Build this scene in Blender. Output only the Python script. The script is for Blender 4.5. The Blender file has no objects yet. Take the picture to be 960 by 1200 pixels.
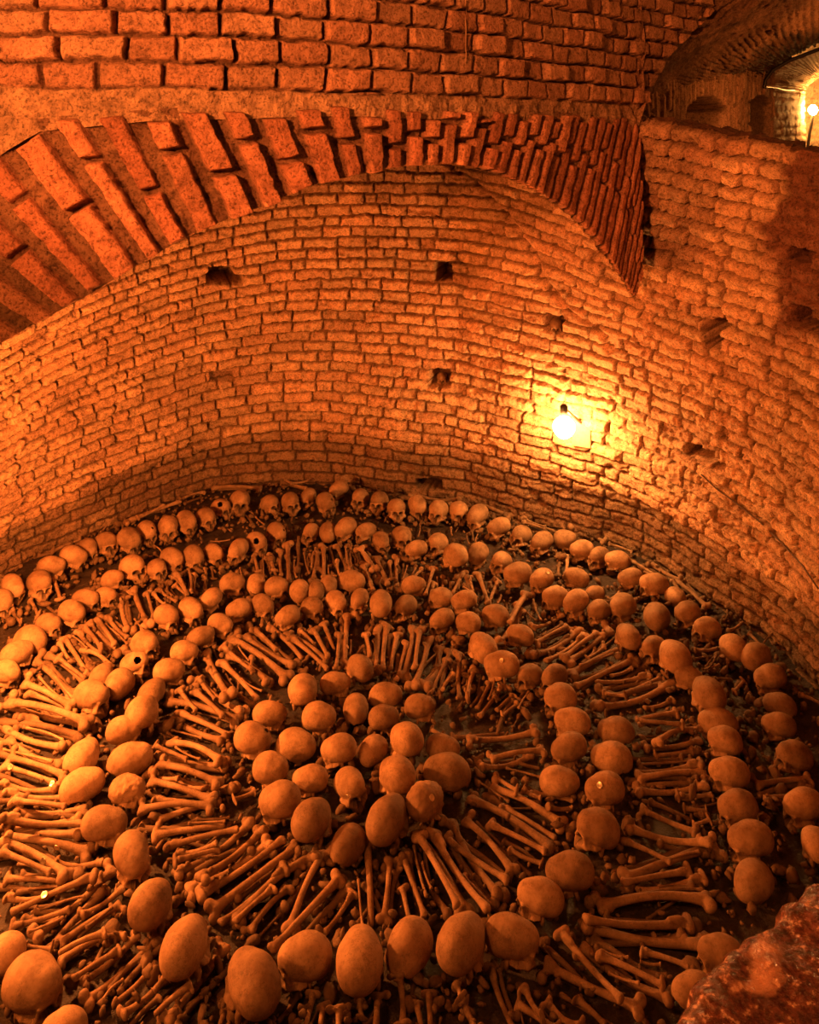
import bpy, bmesh, math, random
import numpy as np
from mathutils import Vector, Matrix, Quaternion
random.seed(7); RNG = np.random.RandomState(11)
BULB_ES = 470.0; BULB2_ES = 1000.0; P_LEFT = 400.0; P_NEAR = 105.0; P_VIEW = 220.0; P_RIM = 34.0; P_COR = 60.0; P_WORLD = .085; P_SPOT = 1300.0
SC = bpy.context.scene
COL = SC.collection
F = 1000.0; HC = 2.75; YH = 150.0        # focal length in pixels, eye height above pit floor, horizon row
def at_depth(x, y, Y): return Vector(((x-480)*Y/F, Y, HC-(y-YH)*Y/F))
def at_height(x, y, z):
    Y = F*(HC-z)/(y-YH); return Vector(((x-480)*Y/F, Y, z))
# ------------------------------------------------------------------ tags
def tag(o, label=None, cat=None, group=None, kind=None):
    if label: o['label'] = label
    if cat: o['category'] = cat
    if group: o['group'] = group
    if kind: o['kind'] = kind
    return o
def link(o, parent=None):
    COL.objects.link(o)
    if parent: o.parent = parent
    return o
def mesh_obj(name, me, mat=None, parent=None):
    o = bpy.data.objects.new(name, me)
    if mat: 
        if not me.materials: me.materials.append(mat)
    return link(o, parent)
# ------------------------------------------------------------------ numpy noise
def _hash(ix, iy, iz, seed):
    h = (ix.astype(np.int64)*374761393 + iy.astype(np.int64)*668265263 + iz.astype(np.int64)*2147483647 + seed*974711) & 0xffffffff
    h = ((h ^ (h >> 13))*1274126177) & 0xffffffff
    h = (h ^ (h >> 16)) & 0xffff
    return h/65535.0
def vnoise(x, y, z=None, seed=0):
    x = np.asarray(x, float); y = np.asarray(y, float)
    z = np.zeros_like(x) if z is None else np.asarray(z, float)
    ix, iy, iz = np.floor(x), np.floor(y), np.floor(z)
    fx, fy, fz = x-ix, y-iy, z-iz
    fx, fy, fz = [f*f*(3-2*f) for f in (fx, fy, fz)]
    r = 0
    for a in (0, 1):
        for b in (0, 1):
            for c in (0, 1):
                w = (fx if a else 1-fx)*(fy if b else 1-fy)*(fz if c else 1-fz)
                r = r + w*_hash(ix+a, iy+b, iz+c, seed)
    return r*2-1
def fbm(x, y, z=None, seed=0, octv=4):
    r = 0; a = 1.0; t = 0
    for i in range(octv):
        k = 2.03**i
        r = r + a*vnoise(x*k, y*k, None if z is None else z*k, seed+i*17); t += a; a *= .55
    return r/t
def sstep(a, b, x):
    t = np.clip((x-a)/(b-a), 0, 1); return t*t*(3-2*t)
# ------------------------------------------------------------------ grid mesh
def grid_mesh(name, P, tint, smooth=True):
    nu, nv = P.shape[:2]
    me = bpy.data.meshes.new(name)
    idx = np.arange(nu*nv).reshape(nu, nv)
    q = np.stack([idx[:-1, :-1], idx[1:, :-1], idx[1:, 1:], idx[:-1, 1:]], -1).reshape(-1, 4)
    me.vertices.add(nu*nv); me.vertices.foreach_set('co', P.reshape(-1).astype(np.float32))
    me.loops.add(q.size); me.loops.foreach_set('vertex_index', q.reshape(-1).astype(np.int32))
    me.polygons.add(len(q)); me.polygons.foreach_set('loop_start', np.arange(0, q.size, 4, dtype=np.int32))
    me.polygons.foreach_set('use_smooth', np.full(len(q), smooth))
    at = me.color_attributes.new('tint', 'FLOAT_COLOR', 'POINT')
    c = np.ones((nu*nv, 4), np.float32); c[:, :3] = tint.reshape(-1, 3)
    at.data.foreach_set('color', c.reshape(-1))
    me.update(calc_edges=True); me.validate()
    return me
def displace(P, h, flip=False):
    du = np.gradient(P, axis=0); dv = np.gradient(P, axis=1)
    n = np.cross(du, dv); n /= np.linalg.norm(n, axis=-1, keepdims=True)+1e-9
    # keep normals smooth: face the viewer's side
    return P + n*(h*(-1 if flip else 1))[..., None]
# ------------------------------------------------------------------ brick pattern
def bricks(S, C, ch, lens, seed, mort=.008, depth=.02, wob=.006, rnd=.014, rough=.004, soft=1.0):
    """S metres along the course, C course coordinate, ch course height -> height, id noise, mortar mask"""
    S = S + wob*fbm(S*9, C*ch*9, seed=seed+1) + .35*wob*vnoise(S*45, C*ch*45, seed=seed+7)
    C = C + (wob*fbm(S*7, C*ch*7, seed=seed+2) + .45*wob*vnoise(S*45, C*ch*45, seed=seed+8))/ch
    row = np.floor(C).astype(int); fy = C-row
    h = np.zeros_like(S); r1 = np.zeros_like(S); r2 = np.zeros_like(S); m = np.zeros_like(S)
    smin, smax = S.min()-.5, S.max()+.5
    for r in range(row.min(), row.max()+1):
        sel = row == r
        if not sel.any(): continue
        rs = np.random.RandomState((seed*1000+r*31+5000) % 2**31)
        n = int((smax-smin)/min(lens))+4
        L = rs.choice(lens, n)*(1+rs.uniform(-.12, .12, n))
        e = smin-rs.uniform(0, .2)+np.concatenate([[0], np.cumsum(L)])
        s = S[sel]; k = np.clip(np.searchsorted(e, s)-1, 0, n-1)
        dx = np.minimum(s-e[k], e[k+1]-s)
        a = rs.uniform(0, 1, n); b = rs.uniform(0, 1, n); tl = rs.uniform(-1, 1, n); off = rs.uniform(-.1, .1, n)
        dy = np.minimum(fy[sel], 1-fy[sel])*ch + off[k]*.02*0
        mm = mort*(.7+.8*b[k])
        ax = np.clip((dx-mm*.8)/rnd, 0, 1); ay = np.clip((dy-mm)/(rnd*.8), 0, 1)
        t = 1-np.sqrt((1-ax)**2+(1-ay)**2); t = np.clip(t, 0, 1); t = t*t*(3-2*t)
        hh = t*depth*(.55+.8*a[k]) + t*tl[k]*.12*(fy[sel]-.5)*ch
        h[sel] = hh; r1[sel] = a[k]; r2[sel] = b[k]; m[sel] = 1-np.clip(t*1.6, 0, 1)
    return h, r1, r2, m
# ------------------------------------------------------------------ materials
def mat(name): 
    m = bpy.data.materials.new(name); m.use_nodes = True
    nt = m.node_tree; bs = nt.nodes['Principled BSDF']; return m, nt, bs
def N(nt, t, **kw):
    n = nt.nodes.new(t)
    for k, v in kw.items():
        if hasattr(n, k): setattr(n, k, v)
        else: n.inputs[k].default_value = v
    return n
def noise(nt, vec, scale, detail=6, rough=.6):
    n = nt.nodes.new('ShaderNodeTexNoise'); n.inputs['Scale'].default_value = scale
    n.inputs['Detail'].default_value = detail; n.inputs['Roughness'].default_value = rough
    nt.links.new(vec, n.inputs['Vector']); return n.outputs['Fac']
def ramp(nt, fac, stops):
    r = nt.nodes.new('ShaderNodeValToRGB'); e = r.color_ramp.elements
    while len(e) < len(stops): e.new(.5)
    for i, (p, c) in enumerate(stops):
        e[i].position = p; e[i].color = (c if isinstance(c, tuple) else (c, c, c))+(1,)
    nt.links.new(fac, r.inputs['Fac']); return r.outputs['Color']
def mixc(nt, a, b, fac, mode='MULTIPLY'):
    x = nt.nodes.new('ShaderNodeMix'); x.data_type = 'RGBA'; x.blend_type = mode
    def put(sock, v):
        if isinstance(v, bpy.types.NodeSocket): nt.links.new(v, sock)
        else: sock.default_value = v if not isinstance(v, tuple) else v+(1,)*(4-len(v))
    put(x.inputs['Factor'], fac); put(x.inputs['A'], a); put(x.inputs['B'], b); return x.outputs['Result']
def bump(nt, bs, fac, strength, dist):
    b = nt.nodes.new('ShaderNodeBump'); b.inputs['Strength'].default_value = strength; b.inputs['Distance'].default_value = dist
    nt.links.new(fac, b.inputs['Height']); nt.links.new(b.outputs['Normal'], bs.inputs['Normal'])
def masonry_mat(name):
    m, nt, bs = mat(name)
    v = nt.nodes.new('ShaderNodeVertexColor'); v.layer_name = 'tint'
    tc = nt.nodes.new('ShaderNodeTexCoord')
    f1 = noise(nt, tc.outputs['Object'], 28, 8, .7); f2 = noise(nt, tc.outputs['Object'], 110, 5, .7); f3 = noise(nt, tc.outputs['Object'], 3, 4, .6)
    c = mixc(nt, v.outputs['Color'], ramp(nt, f1, [(.28, .35), (.5, .95), (.72, 1.3)]), 1.0)
    c = mixc(nt, c, ramp(nt, f2, [(.36, .25), (.5, 1.05)]), .85)
    c = mixc(nt, c, ramp(nt, f3, [(.3, .7), (.65, 1.1)]), .8)
    nt.links.new(c, bs.inputs['Base Color']); bs.inputs['Roughness'].default_value = .92
    bs.inputs['Specular IOR Level'].default_value = .12
    add = nt.nodes.new('ShaderNodeMath'); add.operation = 'ADD'; nt.links.new(f1, add.inputs[0]); nt.links.new(f2, add.inputs[1])
    bump(nt, bs, add.outputs[0], 1.0, .016); return m
M_WALL = masonry_mat('old_brick')
def bone_mat(name, base, shaded=False):
    m, nt, bs = mat(name)
    tc = nt.nodes.new('ShaderNodeTexCoord'); oi = nt.nodes.new('ShaderNodeObjectInfo')
    addv = nt.nodes.new('ShaderNodeVectorMath'); addv.operation = 'MULTIPLY_ADD'
    cx = nt.nodes.new('ShaderNodeCombineXYZ')
    for i in range(3): nt.links.new(oi.outputs['Random'], cx.inputs[i])
    nt.links.new(cx.outputs[0], addv.inputs[0]); addv.inputs[1].default_value = (37, 17, 53); nt.links.new(tc.outputs['Object'], addv.inputs[2])
    p = addv.outputs[0]
    f1 = noise(nt, p, 14, 7, .65); f2 = noise(nt, p, 70, 6, .7); f3 = noise(nt, p, 240, 4, .7)
    c = mixc(nt, base, ramp(nt, f1, [(.28, (.55, .50, .45)), (.55, (1., 1., 1.)), (.8, (1.15, 1.12, 1.1))]), 1.0)
    c = mixc(nt, c, ramp(nt, f2, [(.3, .5), (.47, .95), (.7, 1.12)]), .6)
    c = mixc(nt, c, ramp(nt, oi.outputs['Random'], [(0, .72), (1, 1.12)]), 1.0)
    f4 = noise(nt, p, 9, 5, .7); c = mixc(nt, c, ramp(nt, f4, [(.485, 1.), (.497, .5), (.509, 1.)]), .7)
    f5 = noise(nt, p, 5, 3, .5); c = mixc(nt, c, ramp(nt, f5, [(.35, (.55, .48, .42)), (.6, (1.1, 1.1, 1.1))]), .7)
    if shaded:
        vc = nt.nodes.new('ShaderNodeVertexColor'); vc.layer_name = 'shade_tint'; c = mixc(nt, c, vc.outputs['Color'], 1.0)
    nt.links.new(c, bs.inputs['Base Color']); bs.inputs['Roughness'].default_value = .75
    bs.inputs['Specular IOR Level'].default_value = .25
    add = nt.nodes.new('ShaderNodeMath'); add.operation = 'ADD'; nt.links.new(f2, add.inputs[0]); nt.links.new(f3, add.inputs[1])
    bump(nt, bs, add.outputs[0], .35, .004); return m
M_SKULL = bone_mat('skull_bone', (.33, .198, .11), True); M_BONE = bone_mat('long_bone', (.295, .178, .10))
def plain(name, col, rough=.6, metal=0., emit=None, es=0):
    m, nt, bs = mat(name); bs.inputs['Base Color'].default_value = col+(1,); bs.inputs['Roughness'].default_value = rough; bs.inputs['Metallic'].default_value = metal
    tc = nt.nodes.new('ShaderNodeTexCoord'); f = noise(nt, tc.outputs['Object'], 60, 4)
    c = mixc(nt, col, ramp(nt, f, [(.3, .7), (.7, 1.1)]), 1.0); nt.links.new(c, bs.inputs['Base Color'])
    if emit: bs.inputs['Emission Color'].default_value = emit+(1,); bs.inputs['Emission Strength'].default_value = es
    return m
def soil_mat():
    m, nt, bs = mat('pit_soil'); tc = nt.nodes.new('ShaderNodeTexCoord')
    f1 = noise(nt, tc.outputs['Object'], 18, 8, .7); f2 = noise(nt, tc.outputs['Object'], 90, 5, .7)
    c = mixc(nt, ramp(nt, f1, [(.3, (.012, .006, .004)), (.6, (.04, .022, .012)), (.8, (.11, .065, .04))]), ramp(nt, f2, [(.3, .5), (.6, 1.1)]), 1.0)
    nt.links.new(c, bs.inputs['Base Color']); bs.inputs['Roughness'].default_value = .6
    bump(nt, bs, f1, 1.0, .03); return m
M_SOIL = soil_mat(); M_CRUMB = bone_mat('crumb_bone', (.17, .10, .055))
def rim_mat():
    m, nt, bs = mat('wet_plaster'); tc = nt.nodes.new('ShaderNodeTexCoord')
    f1 = noise(nt, tc.outputs['Object'], 42, 8, .65); f2 = noise(nt, tc.outputs['Object'], 75, 5, .6); f3 = noise(nt, tc.outputs['Object'], 6, 3, .5)
    c = ramp(nt, f1, [(.40, (.07, .018, .012)), (.57, (.19, .06, .038)), (.62, (.60, .33, .22)), (.8, (.75, .45, .32))])
    c = mixc(nt, c, ramp(nt, f2, [(.35, .35), (.6, 1.1)]), .8)
    c = mixc(nt, c, (.75, .36, .22), ramp(nt, f3, [(.58, 0.0), (.66, .8)]), 'MIX')
    nt.links.new(c, bs.inputs['Base Color'])
    r = ramp(nt, f2, [(.35, .10), (.65, .40)]); nt.links.new(r, bs.inputs['Roughness'])
    bs.inputs['Specular IOR Level'].default_value = .3; bump(nt, bs, f2, .9, .012); return m
M_RIM = rim_mat()
def interp(x, xs, ys): return np.interp(x, xs, ys)
def smooth_interp(x, xs, ys):
    # monotone-ish cubic through the control values
    xs = np.array(xs, float); ys = np.array(ys, float)
    d = np.gradient(ys, xs); k = np.clip(np.searchsorted(xs, x)-1, 0, len(xs)-2)
    h = xs[k+1]-xs[k]; t = np.clip((x-xs[k])/h, 0, 1)
    return (2*t**3-3*t**2+1)*ys[k]+(t**3-2*t**2+t)*h*d[k]+(-2*t**3+3*t**2)*ys[k+1]+(t**3-t**2)*h*d[k+1]
def masonry_tint(r1, r2, m, brick=(.56, .33, .19), mort=(.40, .25, .15), var=.35):
    t = np.zeros(r1.shape+(3,))
    v = (1-var/2+var*r1)
    for i in range(3):
        b = brick[i]*v*(1+(r2-.5)*(.10 if i == 0 else .22))
        t[..., i] = b*(1-m)+mort[i]*m
    return t
# ================================================================== PIT WALL
contact = [(0, 664), (32, 645), (88, 623), (140, 603), (192, 584), (240, 567), (325, 557), (400, 560), (475, 571), (542, 582), (600, 598), (677, 617),
           (742, 637), (795, 665), (847, 700), (880, 720), (920, 748), (955, 785)]
top_y = dict(zip([0, 88, 192, 325, 475, 535, 560, 600, 677, 745, 795, 850, 920, 955], [5.0, 5.5, 5.9, 6.2, 6.2, 6.15, 5.9, 5.5, 4.85, 4.38, 4.2, 4.0, 3.72, 3.58]))
bot, top, gg = [], [], []
gx = [0, 100, 192, 280, 370, 600, 720, 853, 950]; gv = [-.24, -.15, -.08, -.03, 0, 0, -.03, -.07, -.09]
for X, Y in ((-2.3, 2.3), (-2.75, 3.2), (-2.92, 4.0), (-2.82, 4.7)):
    bot.append((X, Y)); top.append((X*.93, Y-.1)); gg.append(-.25)
for x, y in contact:
    p = at_height(x, y, .05); bot.append((p.x, p.y))
    Yt = float(np.interp(x, list(top_y), list(top_y.values()))); top.append(((x-480)*Yt/F, Yt)); gg.append(float(np.interp(x, gx, gv)))
for (X, Y), (Xt, Yt) in (((2.14, 3.8), (1.74, 3.3)), ((2.14, 3.2), (1.72, 2.8)), ((1.95, 2.72), (1.65, 2.4)), ((1.5, 2.42), (1.4, 2.1))):
    bot.append((X, Y)); top.append((Xt, Yt)); gg.append(-.10)
bot = np.array(bot); top = np.array(top); gg = np.array(gg)
sl = np.concatenate([[0], np.cumsum(np.linalg.norm(np.diff(bot, axis=0), axis=1))])
HW = 2.92                                                   # wall height at the far side
def wall_point(s, zc):
    """s along the foot, zc un-tilted height -> world xyz (arrays)"""
    f = np.clip(zc/HW, 0, 1)**1.4
    bx, by = smooth_interp(s, sl, bot[:, 0]), smooth_interp(s, sl, bot[:, 1])
    tx, ty = np.interp(s, sl, top[:, 0]), np.interp(s, sl, top[:, 1])
    g = smooth_interp(s, sl, gg)
    return np.stack([bx*(1-f)+tx*f, by*(1-f)+ty*f, zc*(1+g)], -1)
ns = int(sl[-1]/.0070); nz = 455
s1 = np.linspace(0, sl[-1], ns); z1 = np.linspace(-.12, HW, nz)
Sg, Zg = np.meshgrid(s1, z1, indexing='ij')
P0 = wall_point(Sg, Zg)
px = 480+P0[..., 0]/P0[..., 1]*F; py = YH+(HC-P0[..., 2])/P0[..., 1]*F
xcr = np.interp(py, [190, 195, 225, 255, 290, 330, 362, 392], [515, 530, 570, 600, 624, 641, 668, 712])
sq = sstep(-1, 1, px-xcr)*(py < 395)*(px < 760)*(py > 150)
Cw = Zg/.081+sq*(.5+(px-xcr)*.012*sstep(395, 330, py))
hb, r1, r2, mm = bricks(Sg, Cw, .081, [.24, .24, .12, .25], 3, mort=.006, depth=.036, wob=.013, rnd=.0075)
low = 1-sstep(.12, .55, Zg+.12*fbm(Sg*2, Zg*2, seed=5))     # worn plastered foot of the wall
wear = sstep(.1, .5, fbm(Sg*1.3, Zg*1.6, seed=9))*.55
k = np.clip(1-.65*low-.5*wear, .18, 1)
hgt = hb*k*(1+.45*sstep(735, 760, px)*sstep(420, 340, py)) + .013*fbm(Sg*13, Zg*13, seed=21, octv=5)*(.7+.6*low) + .007*vnoise(Sg*45, Zg*60, seed=25)*(.4+.6*sstep(-.2, .4, fbm(Sg*3, Zg*3, seed=26))) - .020*sstep(.28, .5, fbm(Sg*9, Zg*14, seed=27, octv=5)) + .03*fbm(Sg*1.6, Zg*1.6, seed=33)
tint = masonry_tint(r1, r2, np.clip(mm*(.9), 0, 1), brick=(.68, .40, .23), mort=(.20, .11, .06))
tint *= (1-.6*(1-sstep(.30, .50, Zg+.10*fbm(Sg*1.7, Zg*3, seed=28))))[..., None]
# soot under the vault and dark red plaster on the right hand side
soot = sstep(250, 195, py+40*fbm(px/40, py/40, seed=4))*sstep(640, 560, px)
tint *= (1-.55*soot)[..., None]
redp = sstep(885, 915, px+60*fbm(px/70, py/45, seed=6))*sstep(420, 370, py)*sstep(120, 170, py)
tint = tint*(1-redp[..., None])+np.array((.20, .085, .05))*redp[..., None]
hgt = hgt*(1-.5*redp)+.02*redp
hgt -= .035*np.exp(-((px-xcr)/4.)**2)*(py < 395)*(py > 150)
# putlog holes
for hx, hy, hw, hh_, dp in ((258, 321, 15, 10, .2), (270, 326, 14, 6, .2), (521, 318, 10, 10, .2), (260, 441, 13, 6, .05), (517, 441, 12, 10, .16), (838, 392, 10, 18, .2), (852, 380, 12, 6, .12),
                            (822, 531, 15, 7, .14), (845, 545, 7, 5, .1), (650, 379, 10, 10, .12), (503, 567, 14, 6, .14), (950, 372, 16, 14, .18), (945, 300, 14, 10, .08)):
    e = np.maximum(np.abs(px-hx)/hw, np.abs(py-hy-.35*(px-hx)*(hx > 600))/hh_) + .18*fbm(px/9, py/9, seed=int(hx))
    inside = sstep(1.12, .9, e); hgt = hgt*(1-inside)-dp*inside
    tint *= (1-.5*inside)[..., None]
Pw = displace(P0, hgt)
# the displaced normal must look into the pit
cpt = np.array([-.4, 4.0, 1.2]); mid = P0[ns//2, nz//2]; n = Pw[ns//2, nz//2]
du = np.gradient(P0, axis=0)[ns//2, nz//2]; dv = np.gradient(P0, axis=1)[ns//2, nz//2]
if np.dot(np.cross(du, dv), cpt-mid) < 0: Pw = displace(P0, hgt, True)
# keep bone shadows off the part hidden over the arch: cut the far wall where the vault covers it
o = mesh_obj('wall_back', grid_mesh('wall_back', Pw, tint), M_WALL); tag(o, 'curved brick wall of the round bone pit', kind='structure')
# parapet top of the right hand wall
sel = (px[:, -1] > 742) & (np.arange(ns) > ns//2)
edge = Pw[sel, -1][::3]
tt = np.linspace(0, 1, 26); back = np.stack([edge[:, 0]*0+.22, edge[:, 0]*0+.34, edge[:, 0]*0], -1)
Pl = edge[:, None, :]+back[:, None, :]*tt[None, :, None]
lx, ly = Pl[..., 0], Pl[..., 1]
Pl[..., 2] += (.035*fbm(lx*9, ly*9, seed=71, octv=5)+.02*fbm(lx*3, ly*3, seed=77))*sstep(0, .12, tt)[None, :]
Pl = np.concatenate([Pl, Pl[:, -1:, :]-np.array([0, 0, .8])], 1)
tl = np.ones(Pl.shape)*np.array((.22, .11, .06))*(1+.4*fbm(Pl[..., 0]*12, Pl[..., 1]*12, Pl[..., 2]*12, seed=5))[..., None]
o = mesh_obj('trim_1', grid_mesh('parapet_top', Pl, tl), M_WALL); tag(o, 'broken mortar top of the right hand brick wall', kind='structure')
# ================================================================== FRONT WALL OVER THE ARCH
fx = [-200, 0, 200, 350, 480, 600, 680, 748, 900]; fY = [2.55, 2.6, 2.66, 2.82, 3.07, 3.5, 3.92, 4.38, 5.4]
def front_Y(x): return smooth_interp(np.asarray(x, float), fx, fY)
ring = [(-70, 452, -220, 420), (0, 402, -150, 330), (46, 376, -110, 280), (88, 354, -60, 222), (131, 329, 4, 167), (165, 308, 48, 140), (200, 288, 113, 134), (237, 268, 175, 128),
        (285, 250, 225, 126), (317, 238, 272, 126), (352, 222, 315, 124), (385, 212, 357, 123), (415, 206, 398, 122), (438, 200, 432, 123), (480, 194, 480, 125), (515, 192, 522, 126),
        (545, 195, 562, 127), (585, 206, 604, 129), (620, 222, 645, 131), (655, 244, 683, 133), (685, 271, 716, 136), (710, 304, 741, 142), (727, 328, 749, 220), (740, 347, 750, 318)]
R = np.array(ring, float)
# --- courses above
xs = np.concatenate([np.linspace(-200, 480, 620), np.linspace(481, 900, 470)])
Yx = front_Y(xs); Xw = (xs-480)*Yx/F
sF = np.concatenate([[0], np.cumsum(np.hypot(np.diff(Xw), np.diff(Yx)))])
exy = np.interp(xs, R[:, 2], R[:, 3])                      # extrados row
exy = np.where(xs > 744, np.interp(xs, [744, 748, 776, 832, 900], [140, 116, 56, -2, -60])-4, exy)
zlo = HC-(exy+14-YH)*Yx/F
zhi = 3.75
nzf = 190
w = np.linspace(0, 1, nzf)[None, :]
Zf = zlo[:, None]*(1-w)+zhi*w
Sf = np.repeat(sF[:, None], nzf, 1); Xf = np.repeat(Xw[:, None], nzf, 1); Yf = np.repeat(Yx[:, None], nzf, 1)
Pf = np.stack([Xf, Yf, Zf], -1)
# walls lean outward a little with height (start of the vault)
h, r1, r2, mm = bricks(Sf, (Zf-2.872)/.081, .081, [.175, .165, .18, .16], 8, mort=.0025, depth=.046, wob=.011, rnd=.009)
band = sstep(2.875, 2.868, Zf+.012*fbm(Sf*6, Zf*6, seed=3))
rub = fbm(Sf*16, Zf*16, seed=41, octv=6)
h = h*(1-band)+(.012+.02*rub)*band + .006*fbm(Sf*14, Zf*14, seed=43, octv=5)
tint = masonry_tint(r1, r2, mm, brick=(.54, .29, .17), mort=(.20, .11, .065))
tb = np.array((.50, .31, .18))*(1+.5*rub)[..., None]
tint = tint*(1-band[..., None])+tb*band[..., None]
Pd = displace(Pf, h)
if np.cross(np.gradient(Pf, axis=0)[300, 90], np.gradient(Pf, axis=1)[300, 90])[1] > 0: Pd = displace(Pf, h, True)
o = mesh_obj('wall_front', grid_mesh('wall_front', Pd, tint), M_WALL); tag(o, 'brick wall carried by the arch', kind='structure')
# --- the arch ring
Pi = np.array([at_depth(a, b, float(front_Y(a)))[:] for a, b, c, d in ring]); Pe = np.array([at_depth(c, d, float(front_Y(c)))[:] for a, b, c, d in ring])
La = np.concatenate([[0], np.cumsum(np.linalg.norm(np.diff((Pi+Pe)/2, axis=0), axis=1))])
na, nr = 1000, 120
aa = np.linspace(0, La[-1], na)
Pi2 = np.stack([smooth_interp(aa, La, Pi[:, i]) for i in range(3)], -1); Pe2 = np.stack([smooth_interp(aa, La, Pe[:, i]) for i in range(3)], -1)
rr = np.linspace(0, 1, nr)
PA = Pe2[:, None, :]*(1-rr[None, :, None])+Pi2[:, None, :]*rr[None, :, None]
Len = np.linalg.norm(Pe2-Pi2, axis=1)
A = np.repeat(aa[:, None], nr, 1); Rm = rr[None, :]*Len[:, None]
A2 = A+.006*fbm(A*9, Rm*9, seed=51)+.003*vnoise(A*40, Rm*40, seed=52); R2 = Rm+.01*fbm(A*9, Rm*9, seed=53)
rs = np.random.RandomState(4); e = [0.]; 
while e[-1] < La[-1]+.2: e.append(e[-1]+np.interp(e[-1], [0, La[-1]*.33, La[-1]*.55, La[-1]], [.118, .108, .082, .070])*rs.uniform(.9, 1.12))
e = np.array(e); kk = np.clip(np.searchsorted(e, A2)-1, 0, len(e)-2); wd = e[kk+1]-e[kk]
fr = (A2-e[kk]); gap = np.interp(A2, [0, La[-1]*.4, La[-1]*.7], [.052, .036, .024])
dx = np.minimum(fr-gap*.15, wd-gap*.85-fr+0*fr)
rj = rs.uniform(-.03, .03, len(e)); r_a = rs.uniform(0, 1, len(e)); r_b = rs.uniform(0, 1, len(e))
lenk = np.repeat(Len[:, None], nr, 1)
j = np.where(kk % 2 == 0, .55, .36)*lenk + rj[kk]
start = np.where(kk % 3 == 0, .03, .0)+.01
dy = np.minimum(np.abs(R2-j)-.006, np.minimum(R2-start, lenk-R2+.004+.02*(r_b[kk]-.4)))
ax = np.clip(dx/.008, 0, 1); ay = np.clip(dy/.010, 0, 1)
t = np.clip(1-np.sqrt((1-ax)**2+(1-ay)**2), 0, 1); t = t*t*(3-2*t)
part = (R2 > j); dpt = (.040+.026*np.where(part, r_a[kk], r_b[kk]))*np.interp(A, [0, La[-1]*.6, La[-1]], [1, .8, .35])
rub = fbm(A*16, Rm*16, seed=61, octv=6)
h = t*dpt+(.022*(1-t)+.006)*rub+.004
tint = masonry_tint(np.where(part, r_a[kk], r_b[kk]), r_b[kk], 1-np.clip(t*1.6, 0, 1), brick=(.56, .24, .135), mort=(.26, .14, .08))
tint *= (1+.25*rub)[..., None]
PAd = displace(PA, h)
if np.cross(np.gradient(PA, axis=0)[500, 60], np.gradient(PA, axis=1)[500, 60])[1] > 0: PAd = displace(PA, h, True)
# soffit: continue the intrados backward and a little up, away from the viewer
ext = []
for q in (.08, .2, .4, .8, 1.5, 2.6):
    d = PAd[:, -1, :].copy(); u = d.copy(); u[:, 2] = 0; u /= np.linalg.norm(u, axis=1, keepdims=True)
    lim = np.interp(aa, [0, La[-1]*.62, La[-1]], [1, 1, .12])
    v = d+u*(q*lim)[:, None]; v[:, 2] += (q*lim)*(v[:, 2]-HC)/np.hypot(v[:, 0], v[:, 1])+.05*q; ext.append(v)
PAd2 = np.concatenate([PAd, np.stack(ext, 1)], 1)
tint2 = np.concatenate([tint, np.repeat(tint[:, -1:, :], len(ext), 1)], 1)
o = mesh_obj('trim_2', grid_mesh('arch_ring', PAd2, tint2), M_WALL); tag(o, 'brick arch ring over the bone pit', kind='structure')
# ================================================================== CORRIDOR
def loft(rows, n1, n2):
    rows = np.array([[at_depth(*p)[:] for p in r] for r in rows]); nr_, npn, _ = rows.shape
    b = np.stack([np.stack([smooth_interp(np.linspace(0, npn-1, n2), np.arange(npn), rows[i, :, c]) for c in range(3)], -1) for i in range(nr_)])
    return np.stack([[smooth_interp(np.linspace(0, nr_-1, n1), np.arange(nr_), b[:, jx, c]) for c in range(3)] for jx in range(n2)], 0).transpose(2, 0, 1)
vrows = [[(746, 118, 4.33), (776, 58, 4.50), (832, 0, 4.86), (920, -80, 4.9), (1050, -150, 4.6)],
         [(770, 114, 4.95), (808, 70, 5.1), (872, 24, 5.15), (960, -40, 4.8), (1070, -90, 4.5)],
         [(828, 106, 6.3), (848, 82, 6.3), (893, 54, 6.2), (962, 22, 6.0), (1060, -10, 5.6)],
         [(898, 106, 8.35), (903, 88, 8.3), (921, 71, 8.2), (960, 52, 8.0), (1060, 20, 7.5)]]
PV = loft(vrows, 260, 220)
sv = np.arange(260)[:, None]*.016+np.zeros((1, 220)); tv = np.arange(220)[None, :]*.012+np.zeros((260, 1))
h, r1, r2, mm = bricks(sv, tv/.075, .075, [.2, .24, .16], 15, depth=.03, wob=.02)
hv = .05*fbm(sv*2, tv*2, seed=81, octv=5)+.02*fbm(sv*9, tv*9, seed=82)+h*.6*sstep(1.4, 2.4, sv)
tv3 = np.array((.26, .15, .085))*(1+.6*fbm(sv*4, tv*4, seed=83, octv=5))[..., None]
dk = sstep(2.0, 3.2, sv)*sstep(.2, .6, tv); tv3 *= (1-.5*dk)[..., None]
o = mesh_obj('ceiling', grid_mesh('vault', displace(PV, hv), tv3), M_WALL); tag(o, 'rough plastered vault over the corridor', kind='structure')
# left wall of the corridor with two arched openings
A0 = at_depth(735, 150, 4.5); A1 = at_depth(905, 150, 8.5); d = (A1-A0); d.z = 0; LW = d.length; d.normalize()
ncw, nch = 420, 150
sc_, zc_ = np.meshgrid(np.linspace(0, LW, ncw), np.linspace(2.2, 3.32, nch), indexing='ij')
PC = np.stack([A0.x+d.x*sc_, A0.y+d.y*sc_, zc_], -1)
px2 = 480+PC[..., 0]/PC[..., 1]*F; py2 = YH+(HC-PC[..., 2])/PC[..., 1]*F
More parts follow.
